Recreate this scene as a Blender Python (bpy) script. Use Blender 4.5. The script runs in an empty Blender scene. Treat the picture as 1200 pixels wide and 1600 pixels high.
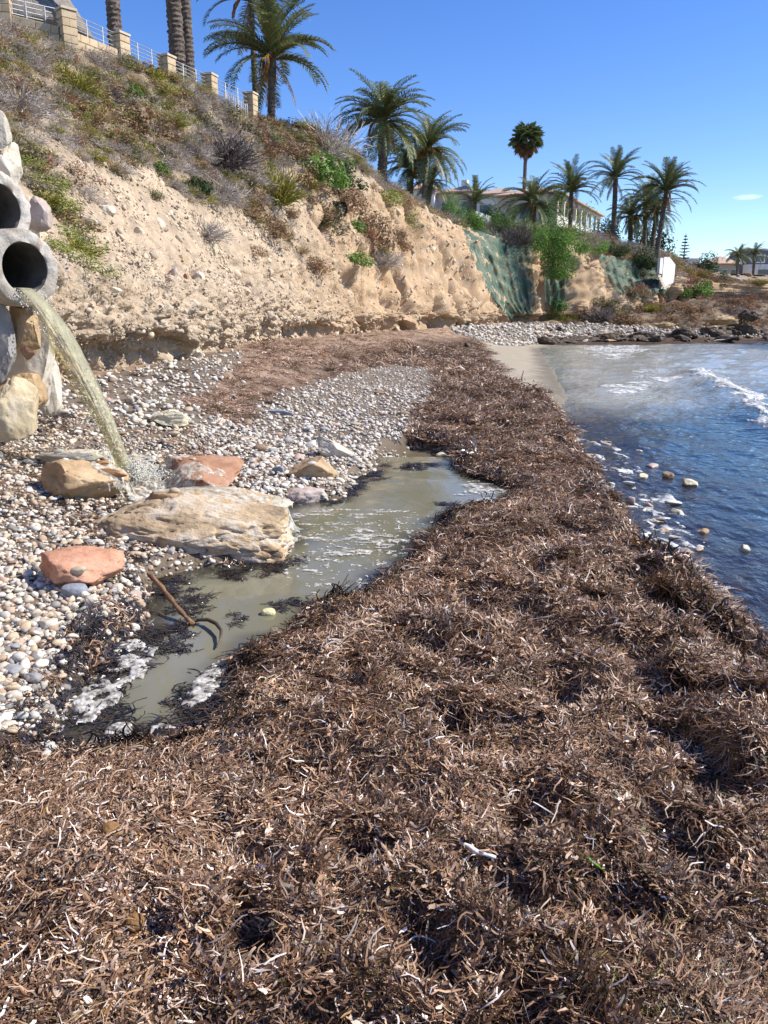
import bpy, math, random
import numpy as np
from mathutils import Vector, Matrix, Euler
from mathutils.bvhtree import BVHTree

random.seed(11)
RNG = np.random.default_rng(11)
SC = bpy.context.scene
COL = SC.collection
R = math.radians

# ------------------------------------------------------------------ camera
EYE = 1.6
FPX = 1209.0                        # focal length in pixels of the 1200 x 1600 photograph
PITCH = math.atan(310 / FPX)
cd = bpy.data.cameras.new('camera')
cd.sensor_fit = 'VERTICAL'
cd.sensor_height = 36.0
cd.lens = 36.0 * FPX / 1600
cd.clip_start = 0.05
cd.clip_end = 6000
cam = bpy.data.objects.new('camera', cd)
COL.objects.link(cam)
cam.location = (0, 0, EYE)
cam.rotation_euler = (math.pi / 2 - PITCH, 0, 0)
SC.camera = cam

# ------------------------------------------------------------------ light
SUN_EL = R(44)
SUN_AZ = math.atan2(1.0, 0.06)     # clockwise from +Y
sun_dir = Vector((math.sin(SUN_AZ) * math.cos(SUN_EL), math.cos(SUN_AZ) * math.cos(SUN_EL), math.sin(SUN_EL)))
W = bpy.data.worlds.new('World')
SC.world = W
W.use_nodes = True
wn, wl = W.node_tree.nodes, W.node_tree.links
wn.clear()
sky = wn.new('ShaderNodeTexSky')
sky.sky_type = 'NISHITA'
sky.sun_disc = False
sky.sun_elevation = SUN_EL
sky.sun_rotation = SUN_AZ
sky.air_density = 1.0
sky.dust_density = 0.0
sky.ozone_density = 2.0
sky.altitude = 1000
bg = wn.new('ShaderNodeBackground')
bg.inputs['Strength'].default_value = 0.14
wo = wn.new('ShaderNodeOutputWorld')
hsv = wn.new('ShaderNodeHueSaturation')
hsv.inputs['Saturation'].default_value = 1.30
hsv.inputs['Hue'].default_value = 0.516
wl.new(sky.outputs[0], hsv.inputs['Color'])
# one thin wisp of cloud low on the right
CDIR = Vector(((1168 - 600) / FPX, math.cos(PITCH) - (308 - 800) / FPX * math.sin(PITCH), -((308 - 800) / FPX * math.cos(PITCH) + math.sin(PITCH)))).normalized()
CH = CDIR.cross(Vector((0, 0, 1))).normalized()
CV = CH.cross(CDIR)
wtc = wn.new('ShaderNodeTexCoord')


def wdot(vec, k):
    d = wn.new('ShaderNodeVectorMath')
    d.operation = 'DOT_PRODUCT'
    d.inputs[1].default_value = vec * k
    wl.new(wtc.outputs['Generated'], d.inputs[0])
    return d.outputs['Value']


def wmath(op, a, b):
    d = wn.new('ShaderNodeMath')
    d.operation = op
    d.use_clamp = op == 'MINIMUM'
    for i, q in enumerate((a, b)):
        if isinstance(q, (int, float)):
            d.inputs[i].default_value = q
        else:
            wl.new(q, d.inputs[i])
    return d.outputs[0]


wnz = wn.new('ShaderNodeTexNoise')
wnz.inputs['Scale'].default_value = 140
wnz.inputs['Detail'].default_value = 6
wmp = wn.new('ShaderNodeMapping')
wmp.inputs['Scale'].default_value = (1, 1, 3)
wl.new(wtc.outputs['Generated'], wmp.inputs['Vector'])
wl.new(wmp.outputs[0], wnz.inputs['Vector'])
r2 = wmath('ADD', wmath('POWER', wdot(CH, 1 / .017), 2.0), wmath('POWER', wdot(CV, 1 / .0032), 2.0))
cm = wmath('MULTIPLY', wmath('MAXIMUM', wmath('SUBTRACT', 1.0, r2), 0.0), wnz.outputs['Fac'])
cm = wmath('MULTIPLY', cm, wmath('GREATER_THAN', wdot(CDIR, 1.0), 0.0))
cmx = wn.new('ShaderNodeMixRGB')
cmx.inputs['Color2'].default_value = (6.5, 6.8, 7.2, 1)
wl.new(wmath('MINIMUM', cm, 1.0), cmx.inputs['Fac'])
wl.new(hsv.outputs[0], cmx.inputs['Color1'])
wl.new(cmx.outputs[0], bg.inputs['Color'])
wl.new(bg.outputs[0], wo.inputs['Surface'])
sd = bpy.data.lights.new('sun', 'SUN')
sd.energy = 5.0
sd.angle = R(0.5)
sd.color = (1.0, 0.94, 0.84)
sun = bpy.data.objects.new('sun', sd)
COL.objects.link(sun)
sun.location = (20, 10, 40)
sun.rotation_euler = (-sun_dir).to_track_quat('-Z', 'Y').to_euler()
SC.view_settings.view_transform = 'Standard'
SC.view_settings.look = 'None'
SC.view_settings.exposure = 0.55
SC.view_settings.gamma = 1.0
SC.view_settings.use_curve_mapping = False

# ------------------------------------------------------------------ survey helpers
CP, SP = math.cos(PITCH), math.sin(PITCH)


def ray(u, v):
    x, yd = (u - 600) / FPX, (v - 800) / FPX
    return Vector((x, CP - yd * SP, -(yd * CP + SP)))


def at(u, v, z=None, Y=None):
    """sighted point: on level z, or at distance Y ahead"""
    d = ray(u, v)
    t = (z - EYE) / d.z if Y is None else Y / d.y
    return Vector((0, 0, EYE)) + d * t


# ------------------------------------------------------------------ numpy noise
def _h(ix, iy, iz, seed):
    n = (ix.astype(np.int64) * 374761393 + iy.astype(np.int64) * 668265263 + iz.astype(np.int64) * 2147483647 + seed * 974634541) & 0xFFFFFFFF
    n = ((n ^ (n >> 13)) * 1274126177) & 0xFFFFFFFF
    n = ((n ^ (n >> 16)) * 2246822519) & 0xFFFFFFFF
    return ((n ^ (n >> 15)) & 0xFFFFFF) / float(0xFFFFFF)


def vn(x, y, z=0.0, seed=0):
    x, y, z = np.broadcast_arrays(np.asarray(x, float), np.asarray(y, float), np.asarray(z, float))
    fx, fy, fz = np.floor(x), np.floor(y), np.floor(z)
    a, b, c = x - fx, y - fy, z - fz
    a, b, c = [q * q * q * (q * (q * 6 - 15) + 10) for q in (a, b, c)]
    r = 0
    for dz in (0, 1):
        for dy in (0, 1):
            for dx in (0, 1):
                w = (a if dx else 1 - a) * (b if dy else 1 - b) * (c if dz else 1 - c)
                r = r + w * _h(fx + dx, fy + dy, fz + dz, seed)
    return r * 2 - 1


def fbm(x, y, z=0.0, octv=4, seed=0, gain=0.5):
    s, a, f, t = 0, 1.0, 1.0, 0
    for k in range(octv):
        s = s + a * vn(np.asarray(x) * f + 17.3 * k, np.asarray(y) * f - 9.1 * k, np.asarray(z) * f + 4.7 * k, seed + k)
        t += a
        a *= gain
        f *= 2.03
    return s / t


def worley(x, y, z, seed=0):
    """distance to the nearest jittered point, and that cell's random number"""
    fx, fy, fz = np.floor(x), np.floor(y), np.floor(z)
    best = np.full(np.shape(x), 9.0)
    idr = np.zeros(np.shape(x))
    for dz in (-1, 0, 1):
        for dy in (-1, 0, 1):
            for dx in (-1, 0, 1):
                cx, cy, cz = fx + dx, fy + dy, fz + dz
                r1 = _h(cx, cy, cz, seed)
                d = (cx + r1 - x) ** 2 + (cy + _h(cx, cy, cz, seed + 1) - y) ** 2 + (cz + _h(cx, cy, cz, seed + 2) - z) ** 2
                m = d < best
                best = np.where(m, d, best)
                idr = np.where(m, r1, idr)
    return np.sqrt(best), idr


def sstep(a, b, x):
    t = np.clip((x - a) / (b - a), 0, 1)
    return t * t * (3 - 2 * t)


# ------------------------------------------------------------------ materials
def mat(name, cols, rough=0.9, scale=6.0, detail=6.0, bump=0.3, bscale=None, bdist=0.02, spec=0.3, coord='Object', stretch=None, trans=0.0, random_tint=0.0):
    """noise-ramped diffuse material with fine relief"""
    m = bpy.data.materials.new(name)
    m.use_nodes = True
    n, l = m.node_tree.nodes, m.node_tree.links
    b = n['Principled BSDF']
    b.inputs['Roughness'].default_value = rough
    b.inputs['Specular IOR Level'].default_value = spec
    tc = n.new('ShaderNodeTexCoord')
    src = tc.outputs[coord]
    if stretch:
        mp = n.new('ShaderNodeMapping')
        mp.inputs['Scale'].default_value = stretch
        l.new(src, mp.inputs['Vector'])
        src = mp.outputs[0]
    nz = n.new('ShaderNodeTexNoise')
    nz.inputs['Scale'].default_value = scale
    nz.inputs['Detail'].default_value = detail
    nz.inputs['Roughness'].default_value = 0.62
    l.new(src, nz.inputs['Vector'])
    rp = n.new('ShaderNodeValToRGB')
    el = rp.color_ramp.elements
    k = len(cols)
    pos = [0.5] if k == 1 else [0.30 + 0.42 * i / (k - 1) for i in range(k)]
    el[0].position, el[0].color = pos[0], (*cols[0], 1)
    if k > 1:
        el[1].position, el[1].color = pos[-1], (*cols[-1], 1)
        for i in range(1, k - 1):
            e = el.new(pos[i])
            e.color = (*cols[i], 1)
    else:
        el[1].position, el[1].color = 1.0, (*cols[0], 1)
    l.new(nz.outputs['Fac'], rp.inputs['Fac'])
    out = rp.outputs['Color']
    if random_tint:
        oi = n.new('ShaderNodeObjectInfo')
        mr = n.new('ShaderNodeMapRange')
        mr.inputs['To Min'].default_value = 1 - random_tint
        mr.inputs['To Max'].default_value = 1 + random_tint
        l.new(oi.outputs['Random'], mr.inputs['Value'])
        hs = n.new('ShaderNodeHueSaturation')
        l.new(mr.outputs[0], hs.inputs['Value'])
        l.new(out, hs.inputs['Color'])
        out = hs.outputs['Color']
    l.new(out, b.inputs['Base Color'])
    if bump:
        n2 = n.new('ShaderNodeTexNoise')
        n2.inputs['Scale'].default_value = bscale or scale * 4
        n2.inputs['Detail'].default_value = 8
        n2.inputs['Roughness'].default_value = 0.65
        l.new(src, n2.inputs['Vector'])
        bp = n.new('ShaderNodeBump')
        bp.inputs['Strength'].default_value = bump
        bp.inputs['Distance'].default_value = bdist
        l.new(n2.outputs['Fac'], bp.inputs['Height'])
        l.new(bp.outputs[0], b.inputs['Normal'])
    if trans:
        tr = n.new('ShaderNodeBsdfTranslucent')
        l.new(out, tr.inputs['Color'])
        mx = n.new('ShaderNodeMixShader')
        mx.inputs[0].default_value = trans
        l.new(b.outputs[0], mx.inputs[1])
        l.new(tr.outputs[0], mx.inputs[2])
        l.new(mx.outputs[0], n['Material Output'].inputs['Surface'])
    return m


def attr_mat(name, attr='tint', rough=0.8, spec=0.3, trans=0.0, inst=0.25, bump=0.0, bscale=40):
    """colour from a per-strand colour attribute, varied a little from copy to copy"""
    m = bpy.data.materials.new(name)
    m.use_nodes = True
    n, l = m.node_tree.nodes, m.node_tree.links
    b = n['Principled BSDF']
    b.inputs['Roughness'].default_value = rough
    b.inputs['Specular IOR Level'].default_value = spec
    a = n.new('ShaderNodeAttribute')
    a.attribute_name = attr
    oi = n.new('ShaderNodeObjectInfo')
    mr = n.new('ShaderNodeMapRange')
    mr.inputs['To Min'].default_value = 1 - inst
    mr.inputs['To Max'].default_value = 1 + inst
    l.new(oi.outputs['Random'], mr.inputs['Value'])
    hs = n.new('ShaderNodeHueSaturation')
    l.new(mr.outputs[0], hs.inputs['Value'])
    l.new(a.outputs['Color'], hs.inputs['Color'])
    l.new(hs.outputs['Color'], b.inputs['Base Color'])
    if bump:
        n2 = n.new('ShaderNodeTexNoise')
        n2.inputs['Scale'].default_value = bscale
        n2.inputs['Detail'].default_value = 8
        bp = n.new('ShaderNodeBump')
        bp.inputs['Strength'].default_value = bump
        bp.inputs['Distance'].default_value = 0.02
        tc = n.new('ShaderNodeTexCoord')
        l.new(tc.outputs['Object'], n2.inputs['Vector'])
        l.new(n2.outputs['Fac'], bp.inputs['Height'])
        l.new(bp.outputs[0], b.inputs['Normal'])
    if trans:
        tr = n.new('ShaderNodeBsdfTranslucent')
        l.new(hs.outputs['Color'], tr.inputs['Color'])
        mx = n.new('ShaderNodeMixShader')
        mx.inputs[0].default_value = trans
        l.new(b.outputs[0], mx.inputs[1])
        l.new(tr.outputs[0], mx.inputs[2])
        l.new(mx.outputs[0], n['Material Output'].inputs['Surface'])
    return m


# ------------------------------------------------------------------ mesh helpers
def mk_mesh(name, V, F, m=None, smooth=True, attrs=None):
    """V (n,3); F: one (k,3|4) array or a list of such arrays"""
    V = np.asarray(V, np.float32)
    Fs = F if isinstance(F, list) else [F]
    Fs = [np.asarray(f, np.int32) for f in Fs if len(f)]
    me = bpy.data.meshes.new(name)
    me.vertices.add(len(V))
    me.vertices.foreach_set('co', V.ravel())
    nl = sum(f.size for f in Fs)
    npoly = sum(len(f) for f in Fs)
    me.loops.add(nl)
    me.polygons.add(npoly)
    me.loops.foreach_set('vertex_index', np.concatenate([f.ravel() for f in Fs]))
    tot = np.concatenate([np.full(len(f), f.shape[1], np.int32) for f in Fs])
    st = np.concatenate([[0], np.cumsum(tot)[:-1]]).astype(np.int32)
    me.polygons.foreach_set('loop_start', st)
    me.polygons.foreach_set('loop_total', tot)
    me.polygons.foreach_set('use_smooth', np.full(npoly, bool(smooth)))
    if attrs:
        for k, v in attrs.items():
            v = np.asarray(v, np.float32)
            if v.ndim == 2:
                a = me.attributes.new(k, 'FLOAT_COLOR', 'POINT')
                if v.shape[1] == 3:
                    v = np.concatenate([v, np.ones((len(v), 1), np.float32)], 1)
                a.data.foreach_set('color', v.ravel())
            else:
                a = me.attributes.new(k, 'FLOAT', 'POINT')
                a.data.foreach_set('value', v)
    me.update(calc_edges=True)
    me.validate()
    if m:
        me.materials.append(m)
    return me


def link(name, me, parent=None, loc=None, rot=None, scl=None):
    o = bpy.data.objects.new(name, me)
    COL.objects.link(o)
    if parent:
        o.parent = parent
    if loc is not None:
        o.location = loc
    if rot is not None:
        o.rotation_euler = rot
    if scl is not None:
        o.scale = scl if hasattr(scl, '__len__') else (scl,) * 3
    return o


def tag(o, label=None, cat=None, group=None, kind=None):
    if label:
        o['label'] = label
    if cat:
        o['category'] = cat
    if group:
        o['group'] = group
    if kind:
        o['kind'] = kind
    return o


def thing(name, label, cat, loc=(0, 0, 0), rz=0.0, group=None):
    o = bpy.data.objects.new(name, None)
    o.empty_display_size = 0.2
    COL.objects.link(o)
    o.location = loc
    o.rotation_euler = (0, 0, rz)
    return tag(o, label, cat, group)


class MB:
    """collects simple solids for one mesh"""

    def __init__(self):
        self.v, self.q, self.t = [], [], []

    def box(self, c, s, rz=0.0):
        c, s = Vector(c), Vector(s) / 2
        i = len(self.v)
        ca, sa = math.cos(rz), math.sin(rz)
        for dz in (-1, 1):
            for dx, dy in ((-1, -1), (1, -1), (1, 1), (-1, 1)):
                x, y = dx * s.x, dy * s.y
                self.v.append((c.x + x * ca - y * sa, c.y + x * sa + y * ca, c.z + dz * s.z))
        for f in ((0, 3, 2, 1), (4, 5, 6, 7), (0, 1, 5, 4), (1, 2, 6, 5), (2, 3, 7, 6), (3, 0, 4, 7)):
            self.q.append([i + k for k in f])
        return self

    def quad(self, *p):
        i = len(self.v)
        self.v += [tuple(x) for x in p]
        self.q.append([i, i + 1, i + 2, i + 3])
        return self

    def tri(self, *p):
        i = len(self.v)
        self.v += [tuple(x) for x in p]
        self.t.append([i, i + 1, i + 2])
        return self

    def tube(self, pts, rad, n=8, cap=True):
        pts = [Vector(p) for p in pts]
        rs = rad if hasattr(rad, '__len__') else [rad] * len(pts)
        i0 = len(self.v)
        for k, p in enumerate(pts):
            d = (pts[min(k + 1, len(pts) - 1)] - pts[max(k - 1, 0)]).normalized()
            a = d.cross(Vector((0, 0, 1)) if abs(d.z) < 0.9 else Vector((1, 0, 0))).normalized()
            b = d.cross(a)
            for j in range(n):
                w = 2 * math.pi * j / n
                self.v.append(tuple(p + (a * math.cos(w) + b * math.sin(w)) * rs[k]))
        for k in range(len(pts) - 1):
            for j in range(n):
                a0, a1 = i0 + k * n + j, i0 + k * n + (j + 1) % n
                self.q.append([a0, a1, a1 + n, a0 + n])
        if cap:
            for k in (0, len(pts) - 1):
                c = len(self.v)
                self.v.append(tuple(pts[k]))
                for j in range(n):
                    self.t.append([c, i0 + k * n + j, i0 + k * n + (j + 1) % n])
        return self

    def mesh(self, name, m, smooth=False):
        F = []
        if self.q:
            F.append(np.array(self.q))
        if self.t:
            F.append(np.array(self.t))
        return mk_mesh(name, np.array(self.v), F, m, smooth)

    def build(self, name, m, parent=None, smooth=False, **k):
        return link(name, self.mesh(name, m, smooth), parent, **k)


def grid_faces(nr, nc):
    i = np.arange(nr * nc).reshape(nr, nc)
    return np.stack([i[:-1, :-1], i[:-1, 1:], i[1:, 1:], i[1:, :-1]], -1).reshape(-1, 4)


_ico = {}


def ico(sub):
    if sub not in _ico:
        import bmesh
        b = bmesh.new()
        bmesh.ops.create_icosphere(b, subdivisions=sub, radius=1.0)
        b.verts.index_update()
        V = np.array([v.co[:] for v in b.verts])
        F = np.array([[v.index for v in f.verts] for f in b.faces])
        b.free()
        _ico[sub] = (V, F)
    return _ico[sub]


def rock_geo(seed, dims=(1, 1, 1), sub=4, cuts=10, cut=(0.62, 0.9), amp=0.06, freq=2.5, strata=0.0, boxy=0.0):
    """angular boulder: a ball cut by random planes, then roughened"""
    r = np.random.default_rng(seed)
    V, F = ico(sub)
    V = V.copy()
    if boxy:
        V = V / (np.max(np.abs(V), 1, keepdims=True) ** boxy)
    for _ in range(cuts):
        n = r.normal(size=3)
        n /= np.linalg.norm(n)
        d = r.uniform(*cut)
        s = V @ n - d
        V = V - np.where(s > 0, s, 0)[:, None] * n * 0.96
    N = V / np.linalg.norm(V, axis=1, keepdims=True)
    o = r.uniform(0, 50, 3)
    dsp = fbm(V[:, 0] * freq + o[0], V[:, 1] * freq + o[1], V[:, 2] * freq + o[2], 5, seed, 0.55) * amp
    ri = 1 - np.abs(vn(V[:, 0] * freq * 1.7 + o[1], V[:, 1] * freq * 1.7, V[:, 2] * freq * 1.7 + o[0], seed + 5))
    dsp -= amp * 0.8 * np.clip(ri - 0.88, 0, 1) / 0.12
    dsp += .22 * amp * fbm(V[:, 0] * freq * 5 + o[2], V[:, 1] * freq * 5, V[:, 2] * freq * 5, 3, seed + 8)
    if strata:
        zz = V[:, 2] * 7 + 1.2 * vn(V[:, 0] * 1.5 + 3, V[:, 1] * 1.5, 0, seed)
        dsp += strata * (np.abs((zz % 1) - 0.5) - 0.25)
    V = V + N * dsp[:, None]
    return V * np.asarray(dims)[None], F


def rock_mesh(name, m, seed, dims=(1, 1, 1), sub=4, smooth=True, **k):
    V, F = rock_geo(seed, dims, sub, **k)
    return mk_mesh(name, V, F, m, smooth)


# ------------------------------------------------------------------ geometry-node scatter for uncountable stuff
def scatter(name, pts, rots, scl, pick, sources, label=None, cat=None):
    sc = bpy.data.collections.new(name + '_source')
    for i, me in enumerate(sources):
        o = bpy.data.objects.new('%s_%03d' % (name, i), me)
        sc.objects.link(o)
    n = len(pts)
    me = bpy.data.meshes.new(name)
    me.vertices.add(n)
    me.vertices.foreach_set('co', np.asarray(pts, np.float32).ravel())
    a = me.attributes.new('rot', 'FLOAT_VECTOR', 'POINT')
    a.data.foreach_set('vector', np.asarray(rots, np.float32).ravel())
    a = me.attributes.new('scl', 'FLOAT_VECTOR', 'POINT')
    s = np.asarray(scl, np.float32)
    if s.ndim == 1:
        s = np.repeat(s[:, None], 3, 1)
    a.data.foreach_set('vector', s.ravel())
    a = me.attributes.new('pick', 'INT', 'POINT')
    a.data.foreach_set('value', np.asarray(pick, np.int32))
    ng = bpy.data.node_groups.new(name, 'GeometryNodeTree')
    ng.interface.new_socket('Geometry', in_out='INPUT', socket_type='NodeSocketGeometry')
    ng.interface.new_socket('Geometry', in_out='OUTPUT', socket_type='NodeSocketGeometry')
    gi, go = ng.nodes.new('NodeGroupInput'), ng.nodes.new('NodeGroupOutput')
    ip = ng.nodes.new('GeometryNodeInstanceOnPoints')
    ci = ng.nodes.new('GeometryNodeCollectionInfo')
    ci.inputs['Collection'].default_value = sc
    ci.inputs['Separate Children'].default_value = True
    ci.inputs['Reset Children'].default_value = True

    def named(t, nm):
        x = ng.nodes.new('GeometryNodeInputNamedAttribute')
        x.data_type = t
        x.inputs['Name'].default_value = nm
        return x.outputs['Attribute']
    ip.inputs['Pick Instance'].default_value = True
    e2r = ng.nodes.new('FunctionNodeEulerToRotation')
    L = ng.links
    L.new(gi.outputs[0], ip.inputs['Points'])
    L.new(ci.outputs[0], ip.inputs['Instance'])
    L.new(named('INT', 'pick'), ip.inputs['Instance Index'])
    L.new(named('FLOAT_VECTOR', 'rot'), e2r.inputs[0])
    L.new(e2r.outputs[0], ip.inputs['Rotation'])
    L.new(named('FLOAT_VECTOR', 'scl'), ip.inputs['Scale'])
    L.new(ip.outputs[0], go.inputs[0])
    o = bpy.data.objects.new(name, me)
    COL.objects.link(o)
    md = o.modifiers.new('scatter', 'NODES')
    md.node_group = ng
    return tag(o, label, cat, None, 'stuff')


def norm_rot(N, spin):
    """euler that turns +Z onto N and spins about it"""
    N = np.asarray(N)
    th = np.arccos(np.clip(N[:, 2], -1, 1))
    ph = np.arctan2(N[:, 1], N[:, 0])
    out = np.zeros((len(N), 3))
    for i in range(len(N)):
        q = Euler((0, th[i], ph[i])).to_matrix() @ Euler((0, 0, spin[i])).to_matrix()
        out[i] = q.to_euler()
    return out


# ------------------------------------------------------------------ plan of the bay
SEA = -0.45
WATER = [(3.6, -30), (2.5, -4), (2.15, 1.5), (2.02, 3.4), (1.98, 4.6), (2.32, 7.3), (2.95, 12.4), (3.35, 15), (4.6, 19.5), (5.7, 25.5), (7.0, 33), (8.1, 39.5), (9.2, 46), (11, 51), (17, 55.5), (27, 57), (40, 60), (60, 65), (120, 75), (300, 95)]
# foot of the cliff: x, y, z
FOOT = [(-5.8, -30, .5), (-5.6, -2, .5), (-5.2, 5, .52), (-4.75, 11.4, .6), (-4.0, 16.4, .65), (-4.15, 21.5, .65), (-4.3, 26.5, .65), (-3.1, 32.2, .65), (0, 40.4, .7), (3.9, 47.9, .75), (7.1, 55, .8), (9.8, 63, .85), (13.5, 68, .9), (18.5, 70, 1.0), (24, 75, 2.0), (31, 80, 3.2), (42, 88, 3.2), (60, 95, 3.2), (120, 112, 3.2), (300, 150, 3)]
RIM = [(-14, -30, 10), (-13.5, -2, 10), (-13.2, 9, 10), (-12.6, 18, 9.85), (-11.5, 25.3, 9.85), (-9.5, 28.8, 9.85), (-7.6, 32.2, 9.85), (-5.7, 37.7, 10), (-2.9, 42.2, 10), (-0.6, 50, 9.6), (2.6, 60, 9.0), (6.9, 68, 8.8), (11.8, 71.5, 8.7), (17.5, 75, 8.6), (24.5, 82, 7.8), (32, 91, 7.4), (44, 108, 6.8), (64, 118, 6.8), (125, 140, 7), (310, 190, 7)]
PLAT = [14] * 9 + [18, 22, 26, 30, 40, 60, 70, 90, 90, 90, 90]


def poly_dist(x, y, line, zs=None):
    """signed distance to a polyline (positive on its left-hand side) and the interpolated third value"""
    best = np.full(x.shape, 1e9)
    sg = np.ones(x.shape)
    val = np.zeros(x.shape)
    for i in range(len(line) - 1):
        ax, ay = line[i][:2]
        bx, by = line[i + 1][:2]
        dx, dy = bx - ax, by - ay
        t = np.clip(((x - ax) * dx + (y - ay) * dy) / (dx * dx + dy * dy), 0, 1)
        px, py = ax + t * dx - x, ay + t * dy - y
        d = px * px + py * py
        m = d < best - 1e-9
        best = np.where(m, d, best)
        cr = dx * (y - ay) - dy * (x - ax)
        sg = np.where(m, np.where(cr >= 0, 1.0, -1.0), sg)
        if zs is not None:
            val = np.where(m, zs[i] + t * (zs[i + 1] - zs[i]), val)
    return np.sqrt(best) * sg, val


def inside(x, y, poly):
    """signed distance to a closed polygon, positive inside"""
    n = len(poly)
    best = np.full(x.shape, 1e9)
    ins = np.zeros(x.shape, bool)
    for i in range(n):
        ax, ay = poly[i][:2]
        bx, by = poly[(i + 1) % n][:2]
        dx, dy = bx - ax, by - ay
        t = np.clip(((x - ax) * dx + (y - ay) * dy) / (dx * dx + dy * dy + 1e-12), 0, 1)
        best = np.minimum(best, (ax + t * dx - x) ** 2 + (ay + t * dy - y) ** 2)
        c = (ay > y) != (by > y)
        ins ^= c & (x < (bx - ax) * (y - ay) / (by - ay + 1e-12) + ax)
    return np.sqrt(best) * np.where(ins, 1, -1)


POOL_Z = -0.07


def sight(pts, z):
    return [tuple(at(u, v, z)[:2]) for u, v in pts]


POOL = sight([(585, 712), (640, 690), (690, 694), (722, 716), (712, 728), (745, 742), (815, 772), (770, 795), (722, 802), (695, 815), (690, 832), (655, 852), (660, 872), (600, 912), (565, 937), (500, 950), (480, 990), (430, 1010), (395, 1035), (385, 1060), (350, 1090), (330, 1150), (240, 1170), (120, 1190), (85, 1150), (110, 1080), (190, 1010), (230, 960), (228, 905), (300, 890), (380, 880), (440, 850), (420, 800), (460, 785), (530, 778), (555, 745), (580, 735)], POOL_Z)
PEB_NEAR = sight([(-250, 660), (60, 655), (200, 655), (320, 662), (430, 690), (560, 690), (550, 730), (520, 770), (420, 830), (300, 880), (230, 900), (230, 955), (180, 1000), (110, 1050), (70, 1120), (30, 1240), (-250, 1240)], 0.05)
PEB_WHITE = sight([(430, 720), (350, 665), (420, 622), (520, 585), (600, 562), (690, 560), (672, 610), (620, 680), (585, 712), (540, 745), (480, 745)], 0.25)
PEB_FOOT = sight([(80, 612), (200, 590), (330, 560), (400, 555), (330, 600), (200, 648), (90, 655)], 0.5)
PEB_FAR = [(4.0, 45), (8, 47), (11, 53.5), (17, 58), (27, 60), (40, 64), (60, 69), (80, 78), (60, 80), (40, 72), (26, 66), (17, 67), (12, 65), (7.5, 56), (4, 49)]
SAND = [(3.35, 15.5), (3.5, 19), (3.7, 24), (4.3, 31), (5.0, 39), (5.6, 46), (9.6, 51.5), (13, 52), (11.5, 43), (10, 33), (8, 25), (6, 18)]


HOLES = [(*at(u, v, .03)[:2], r, d) for u, v, r, d in [(830, 1275, .17, .15), (690, 1010, .14, .10), (850, 905, .22, .14), (985, 930, .22, .14), (730, 1050, .10, .12), (712, 1140, .08, .10), (660, 960, .12, .08), (780, 830, .18, .10), (1030, 860, .2, .16), (880, 835, .16, .10), (905, 700, .3, .10), (395, 1480, .10, .13), (375, 1420, .07, .10), (560, 1330, .12, .08), (640, 1460, .14, .10), (690, 1510, .10, .10), (960, 1420, .13, .09), (800, 1400, .12, .07), (1010, 1040, .16, .10), (880, 1080, .16, .08), (1120, 1230, .14, .08), (900, 780, .2, .10), (790, 640, .4, .10), (760, 700, .25, .08), (560, 1040, .10, .07), (950, 1180, .14, .07), (470, 1200, .09, .06), (1080, 1330, .13, .07), (520, 1480, .09, .07)]]
SCARPS = [([tuple(at(u, v, .03)[:2]) for u, v in a], h) for a, h in [([(1030, 1062), (1090, 1098), (1140, 1120), (1230, 1140)], .13), ([(985, 925), (1040, 960), (1100, 985), (1170, 1010)], .12), ([(830, 905), (900, 925), (960, 930)], .09), ([(700, 830), (800, 850), (880, 838)], .09), ([(640, 975), (700, 1010), (760, 1012)], .07), ([(780, 1290), (860, 1300), (930, 1330)], .08), ([(860, 660), (810, 640), (740, 645)], .12)]]


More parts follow.
